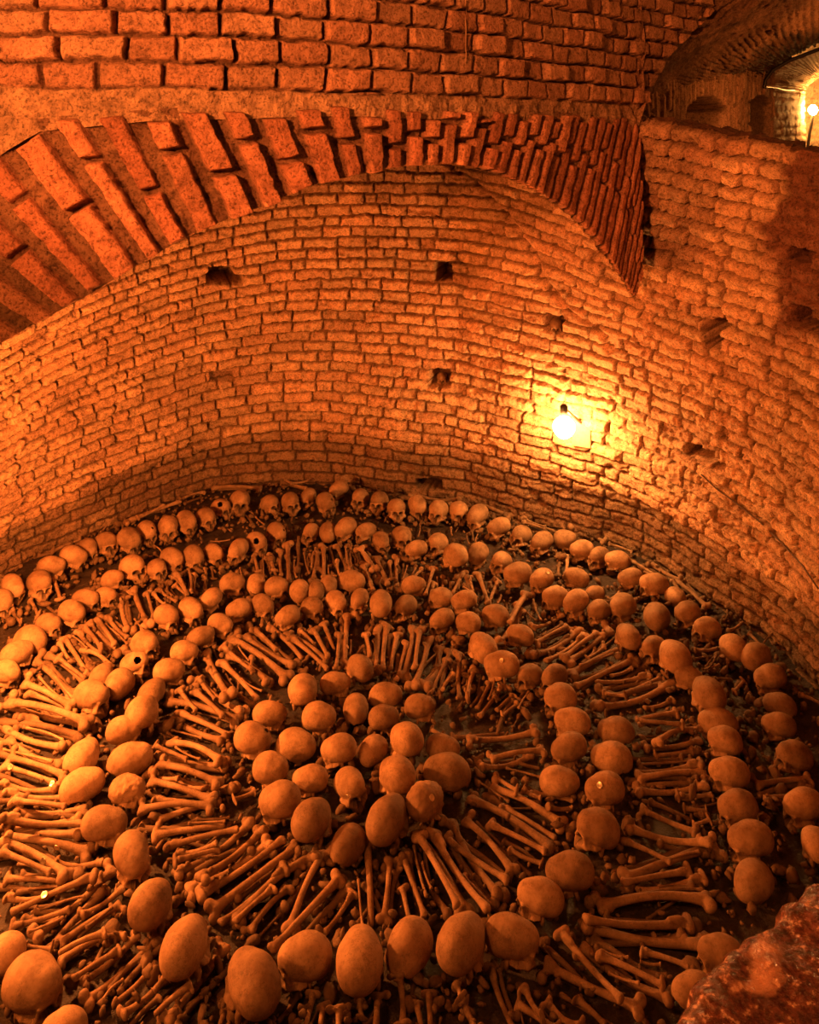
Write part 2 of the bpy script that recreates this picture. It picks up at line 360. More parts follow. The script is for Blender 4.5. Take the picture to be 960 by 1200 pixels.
# vertical ribbed brickwork (courses set on edge)
h, r1, r2, mm = bricks(zc_, sc_/.075, .075, [.26, .2], 19, depth=.022)
hc_ = h+.01*fbm(sc_*8, zc_*8, seed=91)
tc_ = masonry_tint(r1, r2, mm, brick=(.46, .28, .17), mort=(.30, .19, .11))
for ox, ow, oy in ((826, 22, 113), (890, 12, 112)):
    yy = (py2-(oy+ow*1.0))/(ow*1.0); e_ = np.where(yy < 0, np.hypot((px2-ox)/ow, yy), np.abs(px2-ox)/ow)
    ins = sstep(1.06, .97, e_); hc_ = hc_*(1-ins)-1.1*ins; tc_ *= (1-.4*ins)[..., None]  # openings recessed, with extra shade painted into their tint
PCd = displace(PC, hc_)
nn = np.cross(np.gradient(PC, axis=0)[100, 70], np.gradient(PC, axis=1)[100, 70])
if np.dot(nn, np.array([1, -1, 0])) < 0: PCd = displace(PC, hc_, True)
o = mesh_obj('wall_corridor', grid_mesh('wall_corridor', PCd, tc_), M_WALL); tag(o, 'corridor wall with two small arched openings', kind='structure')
# lit inner bay: left wall, vault and end wall
inner = [[(902, 170, 8.4), (902, 104, 8.4), (906, 90, 8.4), (922, 74, 8.3), (960, 54, 8.1), (1040, 28, 7.8)],
         [(930, 168, 9.6), (930, 106, 9.6), (936, 96, 9.6), (946, 86, 9.5), (966, 72, 9.4), (1040, 45, 9.2)],
         [(944, 168, 10.4), (944, 108, 10.4), (948, 100, 10.4), (956, 92, 10.3), (972, 82, 10.2), (1040, 52, 10.0)]]
PB = loft(inner, 120, 200)
sb = np.arange(120)[:, None]*.02+np.zeros((1, 200)); tb_ = np.arange(200)[None, :]*.015+np.zeros((120, 1))
h, r1, r2, mm = bricks(sb, tb_/.08, .08, [.24, .2], 23, depth=.010)
o = mesh_obj('wall_inner', grid_mesh('wall_inner', displace(PB, h+.02*fbm(sb*4, tb_*4, seed=7)), masonry_tint(r1, r2, mm, (.62, .42, .27), (.5, .33, .2))), M_WALL); tag(o, 'lit inner bay of the corridor', kind='structure')
PE = np.array([[at_depth(x, y, 10.9)[:] for y in np.linspace(190, 20, 60)] for x in np.linspace(925, 1080, 60)])
u_ = np.arange(60)[:, None]*.028+np.zeros((1, 60)); v_ = np.arange(60)[None, :]*.031+np.zeros((60, 1))
h, r1, r2, mm = bricks(u_, v_/.08, .08, [.24, .2], 29, depth=.015)
o = mesh_obj('wall_end', grid_mesh('wall_end', displace(PE, h, True), masonry_tint(r1, r2, mm, (.62, .42, .27), (.5, .33, .2))), M_WALL); tag(o, 'end wall of the corridor', kind='structure')
# ================================================================== FLOOR AND NEAR RIM
fxg, fyg = np.meshgrid(np.linspace(-3.1, 2.4, 300), np.linspace(.6, 7.0, 330), indexing='ij')
fz = -.02+.018*fbm(fxg*7, fyg*7, seed=101, octv=5)+.01*fbm(fxg*30, fyg*30, seed=102)
o = mesh_obj('floor', grid_mesh('floor', np.stack([fxg, fyg, fz], -1), np.ones(fxg.shape+(3,))), M_SOIL); tag(o, 'dark earth floor of the pit', kind='structure')
edge_px = [(1080, 960), (1010, 1000), (960, 1030), (935, 1042), (905, 1066), (872, 1098), (845, 1126), (815, 1156), (795, 1182), (760, 1230), (730, 1300)]
ez = .95
E = np.array([at_height(x, y, ez)[:] for x, y in edge_px]); nE = 220
E2 = np.stack([smooth_interp(np.linspace(0, len(E)-1, nE), np.arange(len(E)), E[:, c]) for c in range(3)], -1)
E2[:, :2] += .012*np.stack([vnoise(np.arange(nE)*.13, np.zeros(nE), seed=5), vnoise(np.arange(nE)*.13, np.ones(nE)*3, seed=6)], -1)
prof = [(-.03, -1.05), (-.02, -.5), (-.015, -.1), (-.012, -.05), (0, -.015), (.012, .0), (.03, .006)]+[(.03+.02*i, .006+.0015*i) for i in range(1, 60)]
inw = np.array([.62, -.78, 0]); rowsR = []
for a, b in prof: rowsR.append(E2+inw[None, :]*a+np.array([0, 0, b]))
PR = np.stack(rowsR, 1); qx, qy, qz = PR[..., 0], PR[..., 1], PR[..., 2]
hR = .035*fbm(qx*5, qy*5, qz*5, seed=111, octv=5)+.010*fbm(qx*28, qy*28, qz*28, seed=112)
PR[..., 2] += hR*sstep(-.04, .05, np.array([p[0] for p in prof]))[None, :]
PR[..., 0] -= (hR*.5)*sstep(.05, -.0, np.array([p[0] for p in prof]))[None, :]
o = mesh_obj('trim_3', grid_mesh('near_rim', PR, np.ones(PR.shape)), M_RIM); tag(o, 'wet plastered rim of the pit close to the viewer', kind='structure')

# ================================================================== SKULLS
def smin(a, b, k):
    h = np.clip(.5+.5*(b-a)/k, 0, 1); return b*(1-h)+a*h-k*h*(1-h)
def smax(a, b, k): return -smin(-a, -b, k)
def ell(p, c, r):
    q = (p-np.array(c))/np.array(r); l = np.linalg.norm(q, axis=-1); return (l-1)*min(r)
def caps(p, a, b, r):
    a = np.array(a); b = np.array(b); ab = b-a; t = np.clip(((p-a)@ab)/(ab@ab), 0, 1)
    return np.linalg.norm(p-(a+t[..., None]*ab), axis=-1)-r
def skull_sdf(p, wide=1., long_=1., face=True):
    q = p.copy(); q[..., 0] = np.abs(q[..., 0])
    fr = np.clip((-q[..., 1])/.09, -1, 1)
    qq = q.copy(); qq[..., 0] = q[..., 0]/(wide*(1-.13*np.clip(fr, 0, 1)+.03*np.clip(-fr, 0, 1)))
    qq[..., 1] = q[..., 1]/long_
    d = ell(qq, (0, .006, .004), (.071, .092, .068))
    d = smin(d, ell(qq, (0, .050, -.012), (.056, .048, .052)), .02)      # occiput
    d = smin(d, ell(qq, (0, -.052, .012), (.050, .042, .046)), .02)      # forehead
    d = smax(d, -(q[..., 2]+.062), .012)                                  # flat base
    d = smin(d, caps(q, (.052, .012, -.055), (.050, .012, -.072), .010), .010)  # mastoid
    if face:
        y0 = -.090*long_
        d = smin(d, ell(q, (0, y0+.034, -.042), (.049, .036, .042)), .012)
        d = smin(d, caps(q, (.008, y0+.008, -.009), (.043, y0+.018, -.010), .0080), .007)   # brow ridge
        d = smin(d, caps(q, (.043, y0+.018, -.010), (.050, y0+.026, -.045), .0062), .006)   # outer rim of the orbit
        d = smin(d, caps(q, (.030, y0+.014, -.052), (.052, y0+.030, -.050), .0095), .008)    # cheek bone
        d = smin(d, caps(q, (.054, y0+.034, -.048), (.064, y0+.070, -.044), .0065), .007)
        d = smin(d, caps(q, (.064, y0+.070, -.044), (.062, .0, -.042), .0060), .006)
        d = smin(d, ell(q, (0, y0+.022, -.066), (.034, .029, .022)), .010)                  # upper jaw
        th = np.arctan2(q[..., 0], -(q[..., 1]-(y0+.028)))
        teeth = ell(q, (0, y0+.022, -.084), (.029, .027, .012))+.0022*np.cos(th*24)
        d = smin(d, teeth, .004)
        d = smax(d, -ell(q, (.0245, y0-.004, -.0325), (.0190, .048, .0190)), .003)           # eye socket
        d = smin(d, caps(q, (0, y0+.004, -.016), (0, y0-.006, -.034), .0050), .004)          # nasal bridge
        d = smax(d, -ell(q, (.0040, y0-.004, -.054), (.0100, .032, .0165)), .003)            # nose opening
    return d
def skull_mesh(name, wide=1., long_=1., face=True, holes=(), jag=0., seed=0, rough=.0012, sub=5):
    bm = bmesh.new(); bmesh.ops.create_icosphere(bm, subdivisions=sub, radius=1)
    V = np.array([v.co[:] for v in bm.verts])
    V = V/np.linalg.norm(V, axis=1, keepdims=True)
    org = np.array([0, -.022, -.016])
    t = np.full(len(V), .175)
    for _ in range(70):
        p = org+V*t[:, None]; d = skull_sdf(p, wide, long_, face); t = np.maximum(t-np.clip(d, -.01, .02)*.55, .012)
    p = org+V*t[:, None]
    p += V*(rough*fbm(p[:, 0]*60, p[:, 1]*60, p[:, 2]*60, seed=seed)+.0022*fbm(p[:, 0]*16, p[:, 1]*16, p[:, 2]*16, seed=seed+3))[:, None]
    for i, v in enumerate(bm.verts): v.co = p[i]
    kill = [v for i, v in enumerate(bm.verts) if any(np.linalg.norm((p[i]-np.array(c))*(1, 1, 1))+.004*vnoise(p[i, 0:1]*220, p[i, 1:2]*220, p[i, 2:3]*220, seed=seed)[0] < r for c, r in holes)]
    if jag:
        kz = -.034+jag*.07*(p[:, 1]/.09)+.012*vnoise(p[:, 0]*45, p[:, 1]*45, seed=seed)+.006*vnoise(p[:, 0]*120, p[:, 1]*120, seed=seed+1)
        kill += [v for i, v in enumerate(bm.verts) if p[i, 2] < kz[i]]
    if kill: bmesh.ops.delete(bm, geom=list(set(kill)), context='VERTS')
    shell = bool(jag or holes)
    out = []
    bm.verts.ensure_lookup_table()
    def is_face(f):
        c = f.calc_center_median(); return face and c.y < -.046*long_ and c.z < -.006
    for part in (0, 1):
        b2 = bm.copy()
        dele = [f for f in b2.faces if is_face(f) != (part == 1)]
        if len(dele) == len(b2.faces): b2.free(); continue
        bmesh.ops.delete(b2, geom=dele, context='FACES')
        if shell and part == 0:
            ret = bmesh.ops.solidify(b2, geom=b2.faces[:], thickness=.005)
        for f in b2.faces: f.smooth = True
        zmin = -.0
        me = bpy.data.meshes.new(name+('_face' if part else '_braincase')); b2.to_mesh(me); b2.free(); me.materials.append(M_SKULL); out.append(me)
        pv = np.array([v.co[:] for v in me.vertices]); pq = pv.copy(); pq[:, 0] = np.abs(pq[:, 0]); y0 = -.090*long_
        st = np.ones(len(pv))
        if face:     # orbits and nose painted darker, their shade put into the colour
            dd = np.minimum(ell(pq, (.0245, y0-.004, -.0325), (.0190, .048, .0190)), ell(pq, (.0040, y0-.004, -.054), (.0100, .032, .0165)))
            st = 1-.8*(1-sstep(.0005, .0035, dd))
            st *= 1-.35*sstep(-.045, -.075, pv[:, 2])  # also darker towards the teeth and base
        ca = me.color_attributes.new('shade_tint', 'FLOAT_COLOR', 'POINT'); cc = np.ones((len(pv), 4), np.float32); cc[:, :3] = st[:, None]; ca.data.foreach_set('color', cc.reshape(-1))
    bm.free(); return out
SK = {
 'a': skull_mesh('a'), 'b': skull_mesh('b', 1.05, .95, seed=5), 'c': skull_mesh('c', .95, 1.04, seed=9), 'd': skull_mesh('d', 1.0, 1.0, seed=13, rough=.002),
 'h': skull_mesh('h', 1.02, 1.0, holes=(((.018, -.065, .052), .0095),), seed=15),
 'k': skull_mesh('k', 1.0, 1.0, holes=(((-.050, -.040, .042), .022),), seed=17),
 'x': skull_mesh('x', 1.03, 1.0, face=False, jag=.3, seed=19), 'y': skull_mesh('y', .98, 1.03, face=False, jag=-.35, seed=23),
 'o': skull_mesh('o', 1.0, .98, face=False, jag=.0001, seed=27),
 'r': skull_mesh('r', 1.0, .97, seed=31, rough=.007),
}
SKV = {k: np.concatenate([np.array([v.co[:] for v in me.vertices]) for me in ms]) for k, ms in SK.items()}
ORD = ['first', 'second', 'third', 'fourth', 'fifth', 'sixth', 'seventh', 'eighth', 'ninth', 'tenth', 'eleventh', 'twelfth', 'thirteenth', 'fourteenth', 'fifteenth', 'sixteenth', 'seventeenth', 'eighteenth', 'nineteenth']
TENS = {20: ('twenty', 'twentieth'), 30: ('thirty', 'thirtieth'), 40: ('forty', 'fortieth'), 50: ('fifty', 'fiftieth'), 60: ('sixty', 'sixtieth')}
def ordinal(n):
    if n <= 19: return ORD[n-1]
    t, r = n//10*10, n % 10
    return TENS[t][1] if r == 0 else TENS[t][0]+'-'+ORD[r-1]
# x, y, width, height in the photograph, then flags: L R D U facing, f face clearly seen, h hole, x/y/o broken cap, k large crack, r crumbled
WALLROW = """3,708,26,36 15,691,27,37 46,687,29,38,f 60,666,32,28 86,655,32,30 103,646,24,28 124,639,29,31,f 151,635,28,33 172,626,24,30,h 197,621,23,33,f 219,614,24,31 241,609,23,27,f
259,597,24,24,kf 281,590,24,30,f 317,592,23,23,f 341,591,22,27,f 361,585,20,25 382,592,23,28,h 397,576,22,24 422,586,21,26,f 444,590,22,27,f 465,599,21,29,f 489,596,23,28 514,601,23,29,f 538,602,22,29,f
560,607,24,30 585,620,26,27 610,630,29,25,f 635,638,26,31 662,634,27,26,Rf 682,647,28,28 702,655,28,27,f 724,659,29,27 739,680,29,28 767,687,33,30 792,700,25,25,x 806,722,32,33 828,739,33,33,Lf 860,761,33,35
887,773,37,35 903,797,42,33 914,826,41,27,o 913,853,42,33 930,889,45,43,f 942,947,48,48 960,992,44,42""".split()
SECROW = """8,791,32,33 19,769,38,33 35,750,38,35,x 57,734,31,30,Rf 84,721,32,35 100,705,32,28,Rf 124,701,23,23,Rf 132,681,28,25,Rf 156,667,31,33,f 184,669,24,28,f 202,657,28,30 227,655,25,31 251,651,22,27
279,648,26,32 301,638,25,28,k 324,627,23,28,h 364,626,20,24,f 385,624,20,25,x 405,622,25,30 429,625,22,23 447,637,21,27 471,632,23,31,f 488,646,22,23 512,640,26,29,f 534,654,28,32 560,653,25,33 587,661,28,26,f 607,675,32,32
635,682,28,31 651,702,31,31,L 676,679,29,26,k 675,709,29,35 697,696,20,16,x 702,718,25,28,f 730,714,31,37 770,723,31,34,x 736,747,33,28 765,763,31,36,f 792,771,37,40 808,797,34,33 831,815,38,44 842,847,46,34,x 850,871,46,35
855,909,47,43 865,950,52,44 880,987,60,44 884,1033,46,54,x""".split()
MIDFAR = """107,819,44,42,Rh 118,790,22,18,x 140,802,35,38,x 158,780,30,20,kf 170,757,35,33,f 195,725,31,32 224,718,30,34 247,706,22,28 280,718,30,33 308,712,26,28 337,726,25,28 366,715,26,31 394,709,25,33 421,707,24,32 447,708,26,33 474,714,29,33,f
518,729,28,31,f 549,732,30,28 566,760,34,35 588,782,40,38 621,795,34,32,kf 649,796,28,28,f 657,821,43,35,L""".split()
MIDBACK = "272,686,31,27 300,685,20,28,x 324,690,27,29 351,693,22,28,x 370,694,16,20,x 385,686,18,22,x 412,681,31,25,o 485,688,26,24 517,702,28,24 544,706,25,25 581,724,31,30 610,747,31,30".split()
MIDLEFT = """235,749,32,28 258,735,29,32 216,767,35,29 198,789,38,33 177,809,33,28,x 166,837,44,37 145,859,45,36 152,891,55,38,x 149,929,44,42,r 122,970,52,50 155,1010,54,56,D 176,1062,56,54 95,885,43,38,x 96,921,53,40,o""".split()
MIDRIGHT = "671,849,44,36 722,856,46,30,o 667,880,48,36,L 717,888,50,36,o 656,916,47,36,y 709,929,48,45 700,975,58,50,Lf 668,1026,59,51 633,1056,58,50".split()
NEARROW = "217,1111,56,76 296,1156,64,88 357,1127,62,70 422,1126,52,82 480,1110,53,70,y 540,1111,57,74 600,1104,62,66".split()
CLUSTER = """422,785,31,33 393,804,34,32 355,811,33,40 417,831,28,37,y 452,815,38,30,o 492,831,35,35 450,844,37,33 374,843,45,35 316,840,44,32 296,870,50,40,Rh 347,873,46,38,Rx 397,882,40,44 438,880,34,38,x 477,870,40,43 519,880,33,28
317,905,49,40,R 364,916,38,34 328,941,51,48 365,964,47,52,h 411,926,43,48,f 466,912,47,44 524,905,55,43,x 454,962,50,58 408,990,40,50,y 498,943,48,44,r""".split()
CORNER = "8,1122,44,58 38,1160,75,80,R 74,1212,60,44 845,1122,46,46 814,1162,34,32,y".split()
LOOK = {'h': 'with a small hole in its crown', 'x': 'cap broken off below the forehead', 'y': 'cap with a ragged lower edge', 'o': 'dome without its face', 'k': 'with a large broken gap in its top', 'r': 'with a pitted crumbling surface'}
ROWS = [(WALLROW, 'row of skulls nearest the brick wall', 'from left in row along the wall'), (SECROW, 'second row of skulls from the wall', 'from left in second row off the wall'),
        (MIDBACK, 'rear line of the middle skull ring', 'from left in rear line of middle ring'), (MIDFAR, 'far side of the middle skull ring', 'from left in far arc of middle ring'),
        (MIDLEFT, 'left side of the middle skull ring', 'from back on left of middle ring'), (MIDRIGHT, 'right side of the middle skull ring', 'from back on right of middle ring'),
        (NEARROW, 'near side of the middle skull ring', 'from left in nearest line of skulls'), (CLUSTER, 'central cluster of skulls', 'from back in the central cluster'), (CORNER, 'skulls at the lower corners', None)]
CORNER_L = ['rounded brown skull cut by the left edge near the bottom corner', 'large skull in the bottom left corner tipped to the right', 'skull cut off by the bottom edge near the left corner', 'smooth skull half hidden behind the wet rim', 'broken skull fragment beside the wet rim at the bottom right']
ctr = at_height(412, 893, .07)
skull_spheres = []            # (centre, radius) for settling the bones
proto_used = {}
def make_skull(kind, loc, rot, s, label, group):
    r = bpy.data.objects.new('skull', None); COL.objects.link(r); r.empty_display_size = .05
    r.location = loc; r.rotation_mode = 'QUATERNION'; r.rotation_quaternion = rot; r.scale = (s, s, s)
    tag(r, label, 'skull', group)
    for me, nm in zip(SK[kind], ('braincase', 'facial_bones')):
        o = bpy.data.objects.new(nm, me); COL.objects.link(o); o.parent = r
    return r
_rs = random.Random(3)
placed = []
for row, group, where in ROWS:
    recs = [q.split(',') for q in row]
    if group.startswith('central'): recs.sort(key=lambda q: (float(q[1])))
    for n, q in enumerate(recs):
        x, y, w, h = map(float, q[:4]); fl = q[4] if len(q) > 4 else ''
        kind = next((c for c in fl if c in 'hxyokr'), None) or _rs.choice('aabbccd')
        g = at_height(x, y, .075)
        inward = Vector((ctr.x-g.x, ctr.y-g.y, 0)); view = Vector((-g.x, -g.y, 0)).normalized()
        ratio = w/h
        if group.startswith('central') or y > 1040:
            dirv = view.copy(); a = _rs.uniform(-.35, .35)
            if ratio > 1.12 and y < 1040: a = (1 if x < ctr.x*F/g.y+480 else 1)*_rs.uniform(1.0, 1.4)*_rs.choice((-1, 1))
            dirv.rotate(Quaternion((0, 0, 1), a))
        else:
            dirv = inward.normalized()*.8+view*(.9 if y < 760 else .45); dirv.normalize(); dirv.rotate(Quaternion((0, 0, 1), _rs.uniform(-.35, .35)))
            if y >= 760 and ratio > 1.2:
                dirv = Vector((1 if x < 412 else -1, -.25+_rs.uniform(-.2, .2), 0)).normalized()
        if 'L' in fl: dirv = Vector((-1, -.55, 0)).normalized()
        if 'R' in fl: dirv = Vector((1, -.7, 0)).normalized()
        if 'D' in fl: dirv = view
        az0 = math.atan2(dirv.x, -dirv.y); azv = math.atan2(view.x, -view.y)
        cand = []
        jit = lambda r_: _rs.uniform(-r_, r_)
        if 'f' in fl: cand = [(az0+da, t_, 0) for da in (-.5, -.2, 0, .2, .5) for t_ in ((-15, -9, -2) if y < 700 else (-8, 0, 8))]
        elif 'L' in fl or 'R' in fl or 'D' in fl: cand = [(az0+da, t_, 0) for da in (-.3, 0, .3) for t_ in (2, 12, 24)]
        elif kind in 'xyo': cand = [(azv+da, t_, 0) for da in (-1.5, -1, -.5, 0, .5, 1, 1.5, 2.6) for t_ in (-4, 3, 10)]
        else:
            cand = [(az0+da, t_, .0) for da in (-.35, 0, .35) for t_ in (8, 18, 28)]+[(az0+da, t_, .05) for da in (0,) for t_ in (38, 50)]
            cand += [(az0+da, t_, .12) for da in (-1.4, -1., 1., 1.4) for t_ in (0, 10, 20)]
            cand += [(azv+math.pi+da, t_, .06 if y > 740 else .25) for da in (-.5, 0, .5) for t_ in (0, 12, 24, 36, 50)]
        vs_ = SKV[kind][::14]; bestc = None
        Y0 = g.y
        for az_, t_, pen in cand:
            az_ += jit(.08); t_ += jit(3)
            r_ = Quaternion((0, 0, 1), az_) @ Quaternion((1, 0, 0), math.radians(t_)) @ Quaternion((0, 1, 0), math.radians(jit(8)))
            v_ = vs_@np.array(r_.to_matrix()).T+np.array(g); qx_ = 480+v_[:, 0]/v_[:, 1]*F; qy_ = YH+(HC-v_[:, 2])/v_[:, 1]*F
            w1 = qx_.max()-qx_.min(); h1 = qy_.max()-qy_.min(); s_ = math.sqrt(w/w1*min(h/h1, w/w1*1.25))
            cst = abs(math.log((h/w)/(h1/w1)))+.5*abs(math.log(s_/.98))+pen+_rs.uniform(0, .03)
            if bestc is None or cst < bestc[0]: bestc = (cst, r_, s_)
        rot, s = bestc[1], min(1.3, max(.72, bestc[2]*1.05))
        Rm_ = np.array(rot.to_matrix()); vv = SKV[kind]@Rm_.T
        # the broken caps sit on crumbs; others on their base
        zc = -np.percentile(vv[:, 2], 1)*s-.006 + (.012 if kind in 'xyo' else 0)
        # aim the middle of the silhouette at the photographed spot
        loc = at_height(x, y, zc)
        for _ in range(3):
            P = vv*s+np.array(loc); qx_ = 480+P[:, 0]/P[:, 1]*F; qy_ = YH+(HC-P[:, 2])/P[:, 1]*F
            ex, ey = x-(qx_.min()+qx_.max())/2, y-(qy_.min()+qy_.max())/2
            c = at_height(480+loc.x/loc.y*F+ex, YH+(HC-loc.z)/loc.y*F+ey, zc); loc = c
        if where is None: lab = CORNER_L[n]
        else:
            nm = {'x': 'broken skull', 'y': 'broken skull', 'o': 'skull'}.get(kind, 'skull')
            look = LOOK.get(kind, '')
            if kind in 'xyo': look = {'x': 'broken skull cap', 'y': 'ragged skull cap', 'o': 'faceless skull dome'}[kind]
            elif kind == 'h': look = 'skull with a hole in its crown'
            elif kind == 'k': look = 'cracked open skull'
            elif kind == 'r': look = 'pitted rough skull'
            elif 'f' in fl: look = 'skull showing its eye sockets'
            else: look = 'smooth brown skull'
            lab = '%s, %s %s' % (look, ordinal(n+1), where)
        placed.append([kind, loc, rot, s, lab, group])
# ease apart skulls that would sink into one another
for it in range(14):
    for i in range(len(placed)):
        for j in range(i+1, len(placed)):
            a, b = placed[i], placed[j]; d = b[1]-a[1]
            if abs(d.x) > .2 or abs(d.y) > .2: continue
            m_ = .060*(a[3]+b[3])
            dv_ = Vector((d.x, d.y, d.z)); L_ = dv_.length
            if L_ < m_:
                push = dv_.normalized()*(m_-L_)*.3; push.z = 0
                a[1] = a[1]-push; b[1] = b[1]+push
for a in placed:
    make_skull(*a); skull_spheres.append((np.array(a[1]), .066*a[3]))
# small skulls lodged in the putlog holes of the wall

# ================================================================== LONG BONES
def blob_mesh(name, balls, vox=.0045):
    """balls: list of (x,y,z,r) chains; consecutive balls inside a chain are joined by a tapered tube"""
    bm = bmesh.new()
    for chain in balls:
        for i, (x, y, z, r) in enumerate(chain):
            bmesh.ops.create_icosphere(bm, subdivisions=2, radius=r, matrix=Matrix.Translation((x, y, z)))
            if i:
                a = Vector(chain[i-1][:3]); b = Vector((x, y, z)); d = b-a
                M_ = Matrix.Translation((a+b)/2) @ d.to_track_quat('Z', 'Y').to_matrix().to_4x4()
                bmesh.ops.create_cone(bm, cap_ends=True, segments=14, radius1=chain[i-1][3], radius2=r, depth=d.length, matrix=M_)
    me = bpy.data.meshes.new(name+'_raw'); bm.to_mesh(me); bm.free()
    o = bpy.data.objects.new(name, me); COL.objects.link(o)
    m = o.modifiers.new('r', 'REMESH'); m.mode = 'VOXEL'; m.voxel_size = vox
    m2 = o.modifiers.new('s', 'SMOOTH'); m2.iterations = 4; m2.factor = .5
    dg = bpy.context.evaluated_depsgraph_get(); dg.update()
    out = bpy.data.meshes.new_from_object(o.evaluated_get(dg))
    bpy.data.objects.remove(o); bpy.data.meshes.remove(me)
    out.polygons.foreach_set('use_smooth', np.ones(len(out.polygons), bool)); out.materials.clear(); out.materials.append(M_BONE); out.name = name
    return out
def shaft(L, n, prof, bow):
    return [(L*(prof[0][0]+(prof[-1][0]-prof[0][0])*i/n), 0, bow*math.sin(math.pi*i/n), float(np.interp(prof[0][0]+(prof[-1][0]-prof[0][0])*i/n, [p[0] for p in prof], [p[1] for p in prof]))) for i in range(n+1)]
BL = .43
BM = {
 'f': [blob_mesh('femur', [shaft(BL, 14, [(.04, .020), (.14, .0155), (.5, .0130), (.8, .0150), (.93, .021)], b),
        [(.03, .0, 0, .019), (.012, .022, .002, .014), (.004, .040, .004, .0225)], [(.045, -.004, 0, .018), (.012, -.016, -.002, .0165)], [(.06, .018, -.01, .009), (.07, .012, -.008, .009)],
        [(.395, 0, .0, .020), (.412, .021, -.006, .0225), (.404, .021, -.012, .020)], [(.395, 0, 0, .020), (.412, -.021, -.006, .0225), (.404, -.021, -.012, .020)]]) for b in (.014, .022)],
 't': [blob_mesh('tibia', [shaft(BL*.95, 14, [(.05, .021), (.16, .0145), (.5, .0118), (.85, .0115), (.97, .0165)], b),
        [(.022, .020, 0, .0195), (.016, -.020, 0, .0195)], [(.05, 0, .010, .015), (.09, 0, .008, .012)], [(.39, 0, 0, .016), (.405, -.012, .0, .0115)]]) for b in (.006, -.012)],
 'h': [blob_mesh('humerus', [shaft(.34, 10, [(.06, .019), (.2, .0135), (.55, .0108), (.85, .012), (.95, .014)], .008),
        [(.02, .008, .004, .023), (.03, -.012, 0, .015)], [(.318, .026, 0, .010), (.325, .0, 0, .0135), (.318, -.026, 0, .011)]])],
 'n': [blob_mesh('fibula', [shaft(.36, 10, [(.03, .010), (.12, .0062), (.5, .0066), (.88, .0068), (.97, .0105)], b)], vox=.0035) for b in (.006, -.01)],
 'b': [blob_mesh('broken', [shaft(.36, 12, [(.05, .0215), (.18, .0150), (.5, .0125), (.8, .0125), (.99, .0118)], .010), [(.02, .019, 0, .019), (.02, -.019, 0, .019)]])],
}
BLEN = {'f': .435, 't': .41, 'h': .345, 'n': .36, 'b': .37}
BNAME = {'f': 'femur', 't': 'tibia', 'h': 'humerus', 'n': 'fibula', 'b': 'tibia'}
BDESC = {'f': 'thigh bone with round head', 't': 'long shin bone', 'h': 'short arm bone', 'n': 'thin slender bone', 'b': 'long bone with snapped end'}
